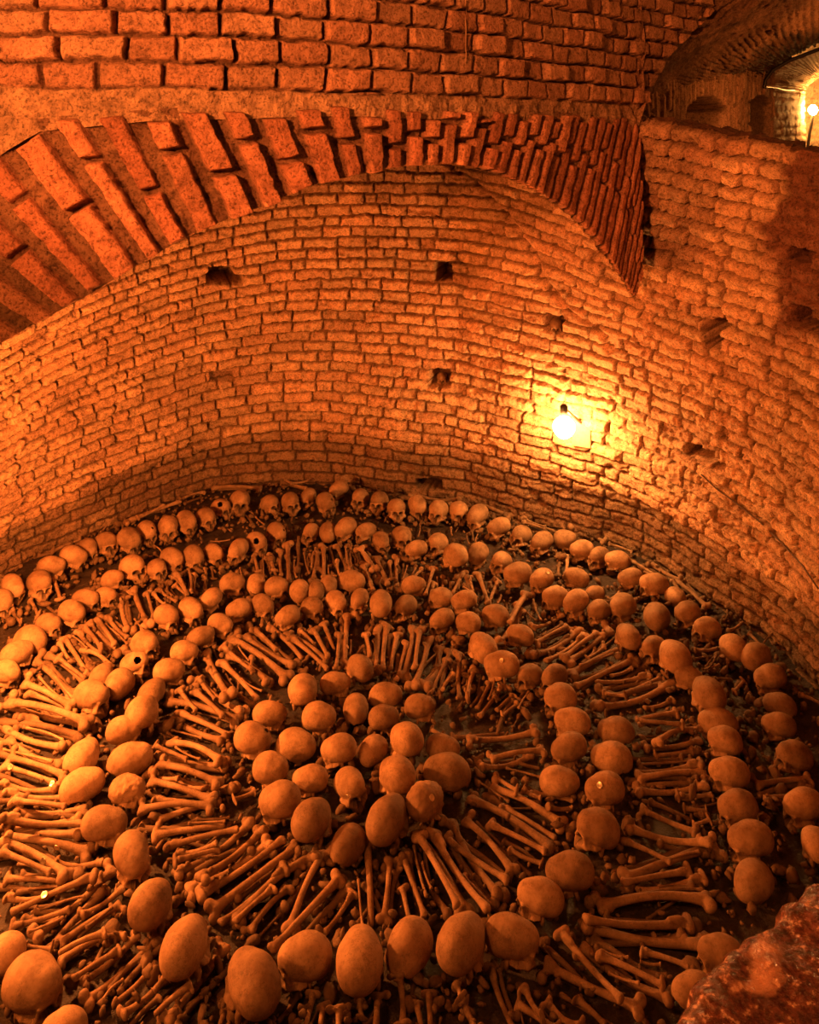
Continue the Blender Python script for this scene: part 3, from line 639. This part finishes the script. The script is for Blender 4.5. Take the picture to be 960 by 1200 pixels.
# segments read from enlarged views: (view origin x, y, enlargement): x1 y1 x2 y2 type
VIEWS = {
 (0, 560, 4): "130 345 355 265 t,235 350 385 285 h,640 190 770 125 t,580 215 845 110 t,470 255 540 190 n,850 100 960 65 f,250 470 285 575 h,830 450 880 550 t,880 425 900 540 n,910 455 905 540 n,720 315 765 355 n",
 (200, 540, 4): "195 125 430 130 f,510 75 640 130 t,560 105 650 92 h,390 440 410 525 h,432 440 436 540 n,465 435 490 520 h,515 420 520 540 t,550 385 555 570 t,580 465 590 550 n,625 430 650 530 n,680 405 660 500 n,690 430 665 570 t,715 400 718 550 t,740 490 745 545 n,780 395 830 510 t,820 400 828 480 n,845 410 850 510 n,780 470 795 545 h,890 405 960 520 f,905 480 955 620 t,865 460 870 510 n,20 540 80 630 t,85 505 95 610 n,115 530 110 620 h,160 505 165 560 h,325 500 340 550 n,185 378 280 370 n,375 235 440 300 n",
 (400, 540, 4): "20 400 40 510 n,45 405 50 510 n,85 410 190 570 f,105 490 150 610 t,160 455 220 580 t,225 475 235 560 h,260 450 262 590 t,310 490 285 560 n,350 500 300 580 n,380 510 330 560 h,435 500 395 630 t,480 540 475 610 h,450 545 450 600 n,580 520 520 625 t,600 545 625 640 t,640 530 690 670 t,735 560 690 680 t,570 590 640 640 n,330 155 570 185 f,590 185 800 265 f,845 265 960 310 t,850 285 960 322 h,500 200 600 215 t,590 340 600 390 n,640 345 630 380 n,515 310 520 350 n,370 295 360 355 n",
 (580, 580, 4): "130 95 380 155 f,130 125 280 170 t,405 150 520 225 f,530 230 650 270 h,640 310 740 380 t,340 285 325 390 h,530 500 590 450 h,150 460 72 600 t,180 490 215 590 n,30 470 10 510 n",
 (720, 640, 4): "80 70 180 130 t,170 85 410 185 f,270 160 370 270 h,290 160 440 290 f,515 350 530 300 n,530 400 600 360 h,370 490 490 490 h,430 580 480 510 n,415 580 500 560 n,630 410 690 470 h,690 470 740 410 n",
 (0, 680, 4): "240 0 290 90 h,140 90 180 170 h,60 145 100 200 h,565 70 610 250 f,620 40 700 230 f,690 55 720 170 t,740 40 830 100 t,720 60 780 120 h,820 20 880 70 t,630 180 680 240 n,455 180 540 300 t,500 170 600 270 t,410 200 580 350 f,365 240 470 345 t,395 220 480 330 h,490 205 600 300 n,340 260 410 320 n,385 325 530 410 f,300 270 410 440 t,280 290 340 390 h,220 345 420 500 f,270 360 400 460 t,165 370 345 550 f,235 420 350 560 n,110 480 345 595 f,130 525 360 620 t,20 580 400 670 f,180 450 340 590 n,120 445 150 480 h",
 (200, 660, 4): "160 420 280 640 f,180 490 260 600 h,130 540 210 640 t,235 460 410 640 t,240 385 390 510 t,265 430 470 560 f,280 350 560 545 f,345 340 595 490 f,390 310 500 410 t,465 300 620 450 b,540 330 750 470 f,560 345 740 500 t,600 310 680 390 h,670 310 740 440 t,715 280 770 410 b,795 330 775 495 t,830 240 810 490 f,845 360 840 430 n,915 330 940 440 t,385 440 380 500 h,310 380 370 460 n,330 540 430 600 n",
 (400, 660, 4): "115 330 130 450 t,170 300 160 530 f,215 290 195 500 t,265 330 230 500 t,310 370 260 550 t,340 300 295 545 f,370 310 345 490 t,415 350 330 600 f,560 350 380 600 f,500 450 420 610 t,525 480 480 570 n,530 520 470 600 h,550 420 555 640 t,600 500 580 600 n,625 495 590 640 h,430 90 405 240 t,870 140 790 270 f,850 215 740 390 f,900 180 940 270 n,870 230 920 270 n,840 250 830 290 n,750 150 720 200 n,700 560 640 680 t,760 570 650 720 t,720 540 690 640 n",
 (580, 700, 4): "320 80 170 145 f,345 135 185 220 f,405 150 155 285 f,430 175 240 300 t,485 165 320 290 f,545 150 330 315 f,520 230 430 290 h,560 260 395 320 n,655 220 340 370 f,660 290 380 420 t,650 330 540 370 h,735 365 475 400 t,790 375 640 440 t,840 400 460 525 f,840 480 700 520 t,860 540 660 575 b,890 600 680 580 t,510 450 620 460 h,220 180 240 160 n,90 460 10 530 t,110 500 30 560 h,160 440 110 520 n",
 (0, 800, 4): "120 30 360 125 f,30 90 430 190 f,100 160 430 255 t,10 215 320 310 f,30 270 310 390 f,0 310 250 370 n,40 350 320 440 f,10 390 260 470 t,0 470 280 500 f,20 510 290 540 t,50 555 310 580 t,410 590 60 610 f,0 635 390 645 f,200 20 350 90 n,120 210 300 270 n",
 (180, 760, 4): "200 140 430 310 f,120 190 200 290 t,190 200 330 320 t,60 245 410 340 f,110 300 360 410 t,80 330 340 440 f,80 380 230 420 n,0 455 160 520 t,75 440 330 530 f,5 500 360 555 f,20 540 320 635 f,100 460 220 520 n",
 (160, 900, 4): "40 30 200 50 t,90 5 480 110 f,60 60 370 155 f,190 75 330 95 h,250 110 380 120 n,75 150 300 170 t,10 195 370 175 f,400 160 85 250 f,290 240 440 230 n,70 320 420 270 b,130 375 480 285 t,240 260 420 250 n,180 410 380 350 t,170 440 390 380 t,560 110 450 150 h,175 500 550 250 f,290 520 600 290 f,235 580 640 345 f,280 610 690 330 t,760 365 330 690 f",
 (0, 0, 1): "337 1015 258 1083 t,365 1003 272 1082 f,380 998 338 1092 f,400 1027 318 1114 t,292 1092 340 1038 f,322 1040 275 1080 t,415 1045 380 1094 t,457 1006 450 1082 f,430 985 435 1087 b,420 1030 425 1087 n,472 1002 498 1074 t,472 1040 480 1079 t,487 975 548 1073 f,505 974 573 1068 t,485 990 500 1052 n,490 977 537 1062 t,495 1010 506 1042 n,527 962 590 1057 f,545 960 604 1024 f,520 982 596 1032 t,550 935 652 996 f,587 945 652 983 t,575 922 664 968 f,572 965 640 998 t,595 995 638 1013 h,540 1027 576 1062 t,600 930 634 940 n,620 930 672 938 t,640 945 670 948 h,625 885 560 900 f",
 (400, 780, 4): "590 350 930 310 f,700 440 960 395 f,770 480 940 525 n,720 520 830 590 h,640 540 790 640 n,850 580 940 620 t,420 300 470 330 h",
 (720, 840, 4): "110 30 340 45 f,380 60 190 120 f,410 110 130 150 f,380 160 180 185 h,380 205 100 225 n,420 215 100 265 t,430 260 100 290 f,440 320 90 350 f,290 370 460 365 t,120 430 400 550 f,460 590 50 520 f,320 430 440 445 h,370 510 450 480 h,660 320 930 290 f,700 385 830 375 t",
 (680, 940, 4): "200 180 430 285 t,640 200 190 370 f,400 275 560 230 n,520 320 200 380 t,590 350 270 420 t,580 410 300 430 n,80 490 630 455 f,530 570 20 550 t",
 (600, 1040, 4): "900 270 320 180 f,220 200 520 530 t,320 280 770 540 f,390 310 730 470 h,450 400 600 450 n,150 360 630 580 f,300 520 440 650 t,160 530 330 660 f,400 280 550 330 n,600 345 700 360 n,20 540 220 680 f,600 300 830 370 t",
 (400, 1040, 4): "270 400 290 660 f,170 500 160 690 f,20 560 10 700 f,410 490 420 690 t,350 540 380 690 t,570 530 640 690 f,690 360 820 690 t,860 470 950 620 h,540 450 560 520 h,90 520 100 620 h",
 (180, 1040, 4): "340 270 40 650 f,180 450 0 600 b,60 410 0 490 t,230 510 130 620 n,340 560 300 680 t,870 560 860 690 f,750 490 700 690 t,800 550 780 690 t,560 640 480 720 t",
 (0, 920, 4): "0 150 385 180 t,0 190 400 230 f,10 240 440 320 f,0 260 330 430 f,0 310 240 410 t,490 360 250 370 f,20 440 270 450 b,80 370 200 400 n,460 420 50 600 t,535 390 140 730 f,20 530 230 520 t,130 490 330 480 n,580 480 370 620 f,260 560 400 520 n",
 (0, 1040, 4): "45 190 330 100 t,570 80 270 270 f,530 90 400 190 n,130 210 300 140 n,500 210 270 310 b,580 220 270 350 f,570 290 340 430 t,650 220 370 460 f,750 230 380 560 f,740 350 520 560 h,790 410 560 610 f,110 280 250 290 h,580 430 480 530 n",
 (760, 720, 4.8): "255 200 400 190 h,300 310 400 280 n,320 300 380 230 n,480 440 540 370 h,850 450 980 510 t,120 300 90 340 h",
}
segs = []
for (ox, oy, k), txt in VIEWS.items():
    for q in txt.split(','):
        a = q.split(); x1, y1, x2, y2 = [float(v) for v in a[:4]]
        segs.append((ox+x1/k, oy+y1/k, ox+x2/k, oy+y2/k, a[4]))
def seg_dist(p1, q1, p2, q2):
    d1 = q1-p1; d2 = q2-p2; r = p1-p2; a = d1@d1; e = d2@d2; f = d2@r; c = d1@r; b = d1@d2; dn = a*e-b*b
    s = min(max((b*f-c*e)/dn, 0), 1) if dn > 1e-9 else 0.
    t = (b*s+f)/e
    if t < 0: t = 0.; s = min(max(-c/a, 0), 1)
    elif t > 1: t = 1.; s = min(max((b-c)/a, 0), 1)
    return np.linalg.norm(p1+d1*s-p2-d2*t), s, t
BR = {'f': .015, 't': .014, 'h': .013, 'n': .007, 'b': .014}
BE = {'f': .024, 't': .021, 'h': .021, 'n': .010, 'b': .02}
def rad(k, t): return BR[k]+(BE[k]-BR[k])*max(0, abs(t-.5)*2-.72)/.28
done = []
segs_sorted = sorted(segs, key=lambda s: -(s[1]+s[3]))       # near ones settle first
segs_sorted.sort(key=lambda s: {'f': 0, 't': 1, 'b': 1, 'h': 2, 'n': 2}[s[4]])
SPH = np.array([list(c)+[r] for c, r in skull_spheres])
bones = []
for x1, y1, x2, y2, k in segs_sorted:
    best = None
    hs = [.016, .04, .064, .09, .115]
    near = None
    for za in hs:
        for zb in hs:
            if abs(za-zb) > .055: continue
            p = np.array(at_height(x1, y1, za)); q = np.array(at_height(x2, y2, zb))
            if near is None:
                mid = (p+q)/2
                near = [d for d in done if np.linalg.norm(d[3]-mid) < .5]
                nsp = SPH[np.linalg.norm(SPH[:, :3]-mid, axis=1) < .42]
            L_ = np.linalg.norm(q-p); pen = 0.
            for (a, b, kk_, m_) in near:
                dd, s_, t_ = seg_dist(p, q, a, b); o_ = rad(k, s_)+rad(kk_, t_)-dd
                if o_ > 0: pen += o_*3
            for c in nsp:
                t_ = min(max((c[:3]-p)@(q-p)/(L_*L_), 0), 1); dd = np.linalg.norm(p+(q-p)*t_-c[:3]); o_ = c[3]*.98+rad(k, t_)-dd
                if o_ > 0: pen += o_*(2.0 if o_ > .02 else 1.)
            cost = pen+.35*(za+zb)+.15*abs(za-zb)
            if best is None or cost < best[0]: best = (cost, p, q)
    _, p, q = best; done.append((p, q, k, (p+q)/2)); bones.append((k, p, q))
# sort into sections around the centre of the rings so that every bone can be pointed out
def section(p, q):
    m = (p+q)/2; dx_, dy_ = m[0]-ctr.x, m[1]-ctr.y; r = math.hypot(dx_, dy_); a = math.degrees(math.atan2(dx_, -dy_)) % 360    # 0 = towards viewer, clockwise seen from above is reversed
    side = ['near side', 'near right side', 'right side', 'far right side', 'far side', 'far left side', 'left side', 'near left side'][int(((a+22.5) % 360)//45)]
    band = 'inside middle ring' if r < 1.12 else ('outside middle ring' if r < 1.95 else 'near the wall')
    return side, band, a
secs = {}
for b in bones:
    s_, bd, a = section(b[1], b[2]); secs.setdefault((s_, bd, b[0]), []).append((a, b))
SECDESC = {}
for (s_, bd, k), L_ in secs.items():
    if s_ == 'near side': L_.sort(key=lambda v: (v[0]+180) % 360)
    else: L_.sort(key=lambda v: v[0])
    horizontal = 'left' if True else ''
    for n, (a, (kk_, p, q)) in enumerate(L_):
        vec = Vector(q-p); L2 = vec.length; mids = Vector((p+q)/2)
        if len(L_) == 1: which = 'only one'
        else: which = '%s %s' % (ordinal(n+1), {'near side': 'from the left', 'near right side': 'from the front', 'right side': 'from the front', 'far right side': 'from the right', 'far side': 'from the right',
                                          'far left side': 'from the right', 'left side': 'from the back', 'near left side': 'from the back'}[s_])
        me = BM[kk_][n % len(BM[kk_])]
        o = bpy.data.objects.new(BNAME[kk_], me); COL.objects.link(o)
        xa = vec.normalized(); up = Vector((0, 0, 1)); ya = up.cross(xa).normalized(); za_ = xa.cross(ya)
        roll = ((n*37+int(a*7)) % 100)/100*2*math.pi if kk_ in 'nh' else (((n*29+int(a*3)) % 100)/100-.5)*1.2
        if kk_ == 'f' and (n+int(a)) % 2: ya = -ya; za_ = -za_; roll += math.pi if False else 0
        M3 = Matrix((xa, ya, za_)).transposed() @ Matrix.Rotation(roll, 3, 'X')
        sx = L2/BLEN[kk_]; sr = min(1.15, max(.70, sx**.55))
        M4 = Matrix.Translation(Vector(p)) @ M3.to_4x4() @ Matrix.Diagonal((sx, sr, sr, 1))
        o.matrix_world = M4
        tag(o, '%s, %s, %s, %s' % (BDESC[kk_], which, s_, bd), 'bone', 'long bones laid out in fans between the skull rings')
# ------------------------------------------------------------------ lowest layer: bones mostly buried under the fans, too many to count
rs = random.Random(5); V_, F_ = [], []; off = 0
proto = {}
for k_ in BM:
    me_ = BM[k_][0]; b2 = bmesh.new(); b2.from_mesh(me_); bmesh.ops.triangulate(b2, faces=b2.faces[:])
    tmp = bpy.data.meshes.new('t'); b2.to_mesh(tmp); b2.free(); o_ = bpy.data.objects.new('t', tmp); COL.objects.link(o_)
    dm = o_.modifiers.new('d', 'DECIMATE'); dm.ratio = .22
    ev = bpy.data.meshes.new_from_object(o_.evaluated_get(bpy.context.evaluated_depsgraph_get())); bpy.data.objects.remove(o_)
    vv_ = np.array([v.co[:] for v in ev.vertices]); ff_ = np.array([f.vertices[:] for f in ev.polygons]); proto[k_] = (vv_, ff_)
for (p, q, k_, m_) in list(done):
    for rep in range(1):
        k2 = rs.choice('tnbhf'); d_ = q-p; L_ = np.linalg.norm(d_); d_ = d_/L_
        side = np.array([-d_[1], d_[0], 0]); sh = side*rs.choice((-1, 1))*rs.uniform(.025, .075)+d_*rs.uniform(-.08, .08)
        a_ = p+sh; a_[2] = rs.uniform(-.008, .010); b_ = q+sh+side*rs.uniform(-.06, .06); b_[2] = rs.uniform(-.010, .008)
        if min(np.hypot(SPH[:, 0]-(a_[0]+b_[0])/2, SPH[:, 1]-(a_[1]+b_[1])/2)) < .07: continue
        x_ = (b_-a_); L_ = np.linalg.norm(x_); x_ = x_/L_; y_ = np.cross([0, 0, 1.], x_); y_ /= np.linalg.norm(y_); z_ = np.cross(x_, y_)
        an = rs.uniform(0, 6.28); y2 = y_*math.cos(an)+z_*math.sin(an); z2 = np.cross(x_, y2)
        vv_, ff_ = proto[k2]; sx = L_*rs.uniform(.75, 1.0)/BLEN[k2]; sr = min(1., max(.6, sx**.5))
        P_ = a_+np.outer(vv_[:, 0]*sx, x_)+np.outer(vv_[:, 1]*sr, y2)+np.outer(vv_[:, 2]*sr, z2)
        V_.append(P_); F_.append(ff_+off); off += len(P_)
V_ = np.concatenate(V_); F_ = np.concatenate(F_)
me = bpy.data.meshes.new('buried_bones'); me.vertices.add(len(V_)); me.vertices.foreach_set('co', V_.reshape(-1).astype(np.float32))
me.loops.add(F_.size); me.loops.foreach_set('vertex_index', F_.reshape(-1).astype(np.int32)); me.polygons.add(len(F_)); me.polygons.foreach_set('loop_start', np.arange(0, F_.size, 3, dtype=np.int32))
me.polygons.foreach_set('use_smooth', np.ones(len(F_), bool)); me.update(calc_edges=True)
o = mesh_obj('buried_bones', me, M_CRUMB); tag(o, 'half buried bones packed beneath the laid out long bones', 'buried bones', kind='stuff')
# ------------------------------------------------------------------ crumbs between the bones
rs = random.Random(21); b2 = bmesh.new(); bmesh.ops.create_icosphere(b2, subdivisions=2, radius=1)
TV = np.array([v.co[:] for v in b2.verts]); TF = np.array([[v.index for v in f.verts] for f in b2.faces]); b2.free()
CV, CF = [], []
def crumb(p, r):
    q = Quaternion((rs.uniform(-1, 1), rs.uniform(-1, 1), rs.uniform(-1, 1)), rs.uniform(0, 6)).to_matrix()
    k0 = rs.uniform(0, 99)
    v = TV*(1+.45*vnoise(TV[:, 0]*1.6+k0, TV[:, 1]*1.6, TV[:, 2]*1.6, seed=3))[:, None]
    v = v*np.array((r*rs.uniform(.7, 1.9), r*rs.uniform(.7, 1.2), r*rs.uniform(.6, 1.1)))
    CF.append(TF+len(CV)*len(TV)); CV.append(v@np.array(q).T+np.array(p))
segA = [(d[0], d[1]) for d in done]
cnt = 0
while cnt < 6500:
    x = rs.uniform(-2.6, 2.1); y = rs.uniform(2.2, 6.6)
    r_ = math.hypot(x+.4, y-4.3)
    if r_ > 2.48: continue
    near_sk = np.min(np.hypot(SPH[:, 0]-x, SPH[:, 1]-y))
    big = near_sk < .17
    if not big and rs.random() < .35: continue
    crumb(Vector((x, y, rs.uniform(-.004, .010 if not big else .03))), rs.uniform(.004, .012) if not big or rs.random() < .55 else rs.uniform(.010, .021)); cnt += 1
def tri_mesh(name, V_, F_):
    me = bpy.data.meshes.new(name); me.vertices.add(len(V_)); me.vertices.foreach_set('co', V_.reshape(-1).astype(np.float32))
    me.loops.add(F_.size); me.loops.foreach_set('vertex_index', F_.reshape(-1).astype(np.int32)); me.polygons.add(len(F_)); me.polygons.foreach_set('loop_start', np.arange(0, F_.size, 3, dtype=np.int32))
    me.polygons.foreach_set('use_smooth', np.ones(len(F_), bool)); me.update(calc_edges=True); return me
me = tri_mesh('bone_crumbs', np.concatenate(CV), np.concatenate(CF))
o = mesh_obj('bone_crumbs', me, M_CRUMB); tag(o, 'loose bone crumbs and knuckles scattered between the skulls and long bones', 'bone crumbs', kind='stuff')

# ================================================================== LAMPS AND SMALL THINGS
bpy.context.view_layer.update()
DG = bpy.context.evaluated_depsgraph_get()
EYE = Vector((0, 0, HC))
def hit(x, y):
    d = Vector(((x-480)/F, 1, -(y-YH)/F)).normalized()
    ok, loc, nor, idx, ob, mx = SC.ray_cast(DG, EYE, d); return loc, nor, ob
def tube(name, pts, r, m, parent=None):
    cu = bpy.data.curves.new(name, 'CURVE'); cu.dimensions = '3D'; cu.bevel_depth = r; cu.bevel_resolution = 2
    sp = cu.splines.new('POLY'); sp.points.add(len(pts)-1)
    for i, p in enumerate(pts): sp.points[i].co = (p[0], p[1], p[2], 1)
    tmp = bpy.data.objects.new(name, cu); COL.objects.link(tmp)
    me = bpy.data.meshes.new_from_object(tmp.evaluated_get(bpy.context.evaluated_depsgraph_get())); bpy.data.objects.remove(tmp)
    me.polygons.foreach_set('use_smooth', np.ones(len(me.polygons), bool))
    return mesh_obj(name, me, m, parent)
def lathe(name, prof, m, parent=None, seg=28):
    bm = bmesh.new(); rings = []
    for z, r in prof: rings.append([bm.verts.new((r*math.cos(2*math.pi*i/seg), r*math.sin(2*math.pi*i/seg), z)) for i in range(seg)])
    for a, b in zip(rings, rings[1:]):
        for i in range(seg): bm.faces.new((a[i], a[(i+1) % seg], b[(i+1) % seg], b[i]))
    bm.faces.new(rings[0][::-1]); bm.faces.new(rings[-1])
    for f in bm.faces: f.smooth = True
    me = bpy.data.meshes.new(name); bm.to_mesh(me); bm.free(); return mesh_obj(name, me, m, parent)
def box(name, sx, sy, sz, m, parent=None, bev=.003):
    bm = bmesh.new(); bmesh.ops.create_cube(bm, size=1, matrix=Matrix.Diagonal((sx, sy, sz, 1)))
    bmesh.ops.bevel(bm, geom=bm.edges[:], offset=bev, segments=2, affect='EDGES')
    me = bpy.data.meshes.new(name); bm.to_mesh(me); bm.free(); return mesh_obj(name, me, m, parent)
WARM = (1.0, .275, .05)
M_BULB = plain('lit_bulb', (1, .8, .5), .3, emit=(1.0, .42, .11), es=BULB_ES)
M_BULB2 = plain('lit_bulb_far', (1, .8, .5), .3, emit=(1.0, .45, .10), es=BULB2_ES)
M_WOOD = plain('old_wood', (.30, .17, .09), .8); M_BLACK = plain('black_plastic', (.02, .016, .014), .5); M_COIN = plain('coin_metal', (.85, .75, .55), .3, 1.0)
M_CABLE = plain('cable_sheath', (.10, .06, .04), .6)
def wall_lamp(x, y, wx, wy, label, mb, scale=1., out=.16):
    loc, nor, ob = hit(wx, wy); nor = Vector((nor.x, nor.y, 0)).normalized()
    toward = (EYE-loc); toward.z = 0; toward.normalize()
    if nor.dot(toward) < 0: nor = -nor
    b = at_depth(x, y, loc.y-out)
    t = bpy.data.objects.new('wall_lamp', None); COL.objects.link(t); t.location = loc; tag(t, label, 'lamp'); t.empty_display_size = .1
    bpy.context.view_layer.update()
    inv = t.matrix_world.inverted()
    bb = box('backing_board', .10*scale, .03, .17*scale, M_WOOD, t); bb.rotation_euler = (0, 0, math.atan2(nor.x, -nor.y)); bb.location = nor*.02
    lb = b-loc
    tube('bracket_arm', [nor*.03+Vector((0, 0, .04*scale)), lb+Vector((0, 0, .09*scale))], .008*scale, M_BLACK, t)
    sk = lathe('lamp_socket', [(.045*scale, .012*scale), (.05*scale, .020*scale), (.10*scale, .020*scale), (.11*scale, .010*scale)], M_BLACK, t); sk.location = lb; SOCK = sk
    bu = lathe('light_bulb', [(z*scale, r*scale) for z, r in ((-.062, .006), (-.058, .022), (-.045, .040), (-.022, .053), (0, .056), (.018, .050), (.034, .034), (.046, .021), (.056, .017))], mb, sk)
    return b, loc
b1, l1 = wall_lamp(661, 499, 683, 503, 'glowing round bulb on a wooden board on the curved brick wall', M_BULB, 1.25)
# far corridor bulb
cb = at_depth(953, 129, 10.2)
t = bpy.data.objects.new('standing_lamp', None); COL.objects.link(t); t.location = (cb.x, cb.y, cb.z-.32); tag(t, 'glowing bulb on a slim post at the end of the corridor', 'lamp')
bu = lathe('light_bulb', [(-.06, .006), (-.05, .03), (-.02, .05), (0, .054), (.03, .045), (.06, .02)], M_BULB2, t); bu.location = (0, 0, .32)
tube('lamp_post', [(-.09, 0, -.32), (-.04, 0, .05), (0, 0, .26)], .018, M_BLACK, t)
# cables
pts = []
for x, y in ((822, 556), (840, 573), (866, 592), (890, 611), (915, 635), (940, 662), (962, 690)):
    l, n_, o_ = hit(min(x, 959), y); pts.append(l+(EYE-l).normalized()*.012)
o = tube('wall_cable', pts, .004, M_CABLE); tag(o, 'thin dark cable running down the right hand brick wall', 'cable')
pts = [at_depth(*p) for p in ((896, 104, 7.95), (897, 94, 7.95), (906, 82, 7.9), (925, 71, 7.85), (962, 57, 7.7))]
o = tube('corridor_cable', pts, .018, M_BLACK); tag(o, 'dark cable following the arch edge in the corridor', 'cable')
pts = [at_depth(*p) for p in ((897, 101, 7.9), (908, 102, 8.3), (920, 105, 8.8), (931, 105, 9.4))]
o = tube('conduit', pts, .012, plain('pale_conduit', (.7, .55, .35), .5)); tag(o, 'pale conduit along the corridor wall below the arch edge', 'conduit')
pts = []
for y in range(-6, 84, 10):
    l, n_, o_ = hit(546+.6*math.sin(y), max(y, 0)); p = l+(EYE-l).normalized()*.012; pts.append(p)
o = tube('hanging_wire', pts, .0022, M_WOOD); tag(o, 'thin wire hanging down the brickwork above the arch', 'wire')
# small skulls lodged in holes of the wall
for x, y, w, lab in ((652, 381, 15, 'small skull lodged in the wall beneath the vault crease'), (518, 442, 12, 'tiny skull sitting inside the small hole in the far wall')):
    l, n_, o_ = hit(x, y+3); Y = l.y-.03; c = at_depth(x, y, Y); s = w*Y/F/.140
    rot = Quaternion((0, 0, 1), math.atan2(-c.x, c.y)) @ Quaternion((1, 0, 0), math.radians(4))
    make_skull('a', c, rot, s, lab, None)
# coins thrown among the bones
coins = [(12, 899, 'pale coin near the left edge on the bones'), (61, 919, 'pale coin beside the left faceless skull dome'), (67, 993, 'dull coin on a bone left of the round skull'), (51, 1009, 'ring edged coin on bones at the far left'),
         (221, 993, 'small coin on bones left of the central cluster'), (407, 758, 'bright coin on a bone behind the central cluster'), (52, 1049, 'dull coin on a long bone at the lower left'), (642, 671, 'bright coin on a skull of the second row'), (703, 920, 'small coin on the crown of a right hand skull'), (588, 774, 'dull coin on top of a skull behind the centre'), (506, 935, 'coin lying on the pitted skull of the cluster'),
         (408, 934, 'coin at the brow of a central cluster skull')]
for x, y, lab in coins:
    l, n_, o_ = hit(x, y)
    n_ = n_ if n_.dot(EYE-l) > 0 else -n_
    r = .0115 if y > 800 else .010
    o = lathe('coin', [(0, r*.94), (.0006, r), (.0016, r), (.0022, r*.94), (.0018, r*.8)], M_COIN); o.location = l+n_*.0015; o.rotation_mode = 'QUATERNION'; o.rotation_quaternion = n_.to_track_quat('Z', 'Y')
    tag(o, lab, 'coin', 'coins thrown among the bones')
def point(name, loc, power, col, r=.06):
    L = bpy.data.lights.new(name, 'POINT'); L.energy = power; L.color = col; L.shadow_soft_size = r
    o = bpy.data.objects.new(name, L); COL.objects.link(o); o.location = loc; return o
point('left_lamp', (-1.98, 3.65, .95), P_LEFT, WARM, .06)
point('near_left_fill', (-1.95, 2.45, 1.0), P_NEAR, WARM, .06)  # added unseen fill for the near left skulls
point('viewer_lamp', (-1.75, .75, 3.35), P_VIEW, WARM, .12)
point('corridor_fill', (3.3, 5.6, 3.05), P_COR, WARM, .1)  # unseen fill, added to brighten the corridor
point('rim_lamp', (1.55, 1.55, 1.9), P_RIM, (1.0, .30, .06), .08)
L = bpy.data.lights.new('upper_wall_fill', 'SPOT'); L.energy = P_SPOT; L.color = (1.0, .25, .055); L.shadow_soft_size = .12; L.spot_size = math.radians(70); L.spot_blend = .35
o = bpy.data.objects.new('upper_wall_fill', L); COL.objects.link(o); o.location = (-1.5, -.9, 3.35); o.rotation_euler = (Vector((.35, 4.3, 4.55))-o.location).to_track_quat('-Z', 'Y').to_euler()  # unseen spot added behind the eye to brighten arch and upper walls
W = bpy.data.worlds.new('world'); SC.world = W; W.use_nodes = True
W.node_tree.nodes['Background'].inputs[0].default_value = (1.0, .22, .035, 1); W.node_tree.nodes['Background'].inputs[1].default_value = P_WORLD
cam = bpy.data.cameras.new('camera'); cam.sensor_fit = 'VERTICAL'; cam.sensor_height = 36; cam.lens = F/1200*36; cam.shift_y = -(600-YH)/1200
co = bpy.data.objects.new('camera', cam); COL.objects.link(co); co.location = EYE; co.rotation_euler = (math.pi/2, 0, 0); cam.clip_end = 60; cam.clip_start = .05
SC.camera = co
SC.view_settings.view_transform = 'Standard'; SC.view_settings.look = 'None'; SC.view_settings.exposure = 0; SC.view_settings.gamma = 1
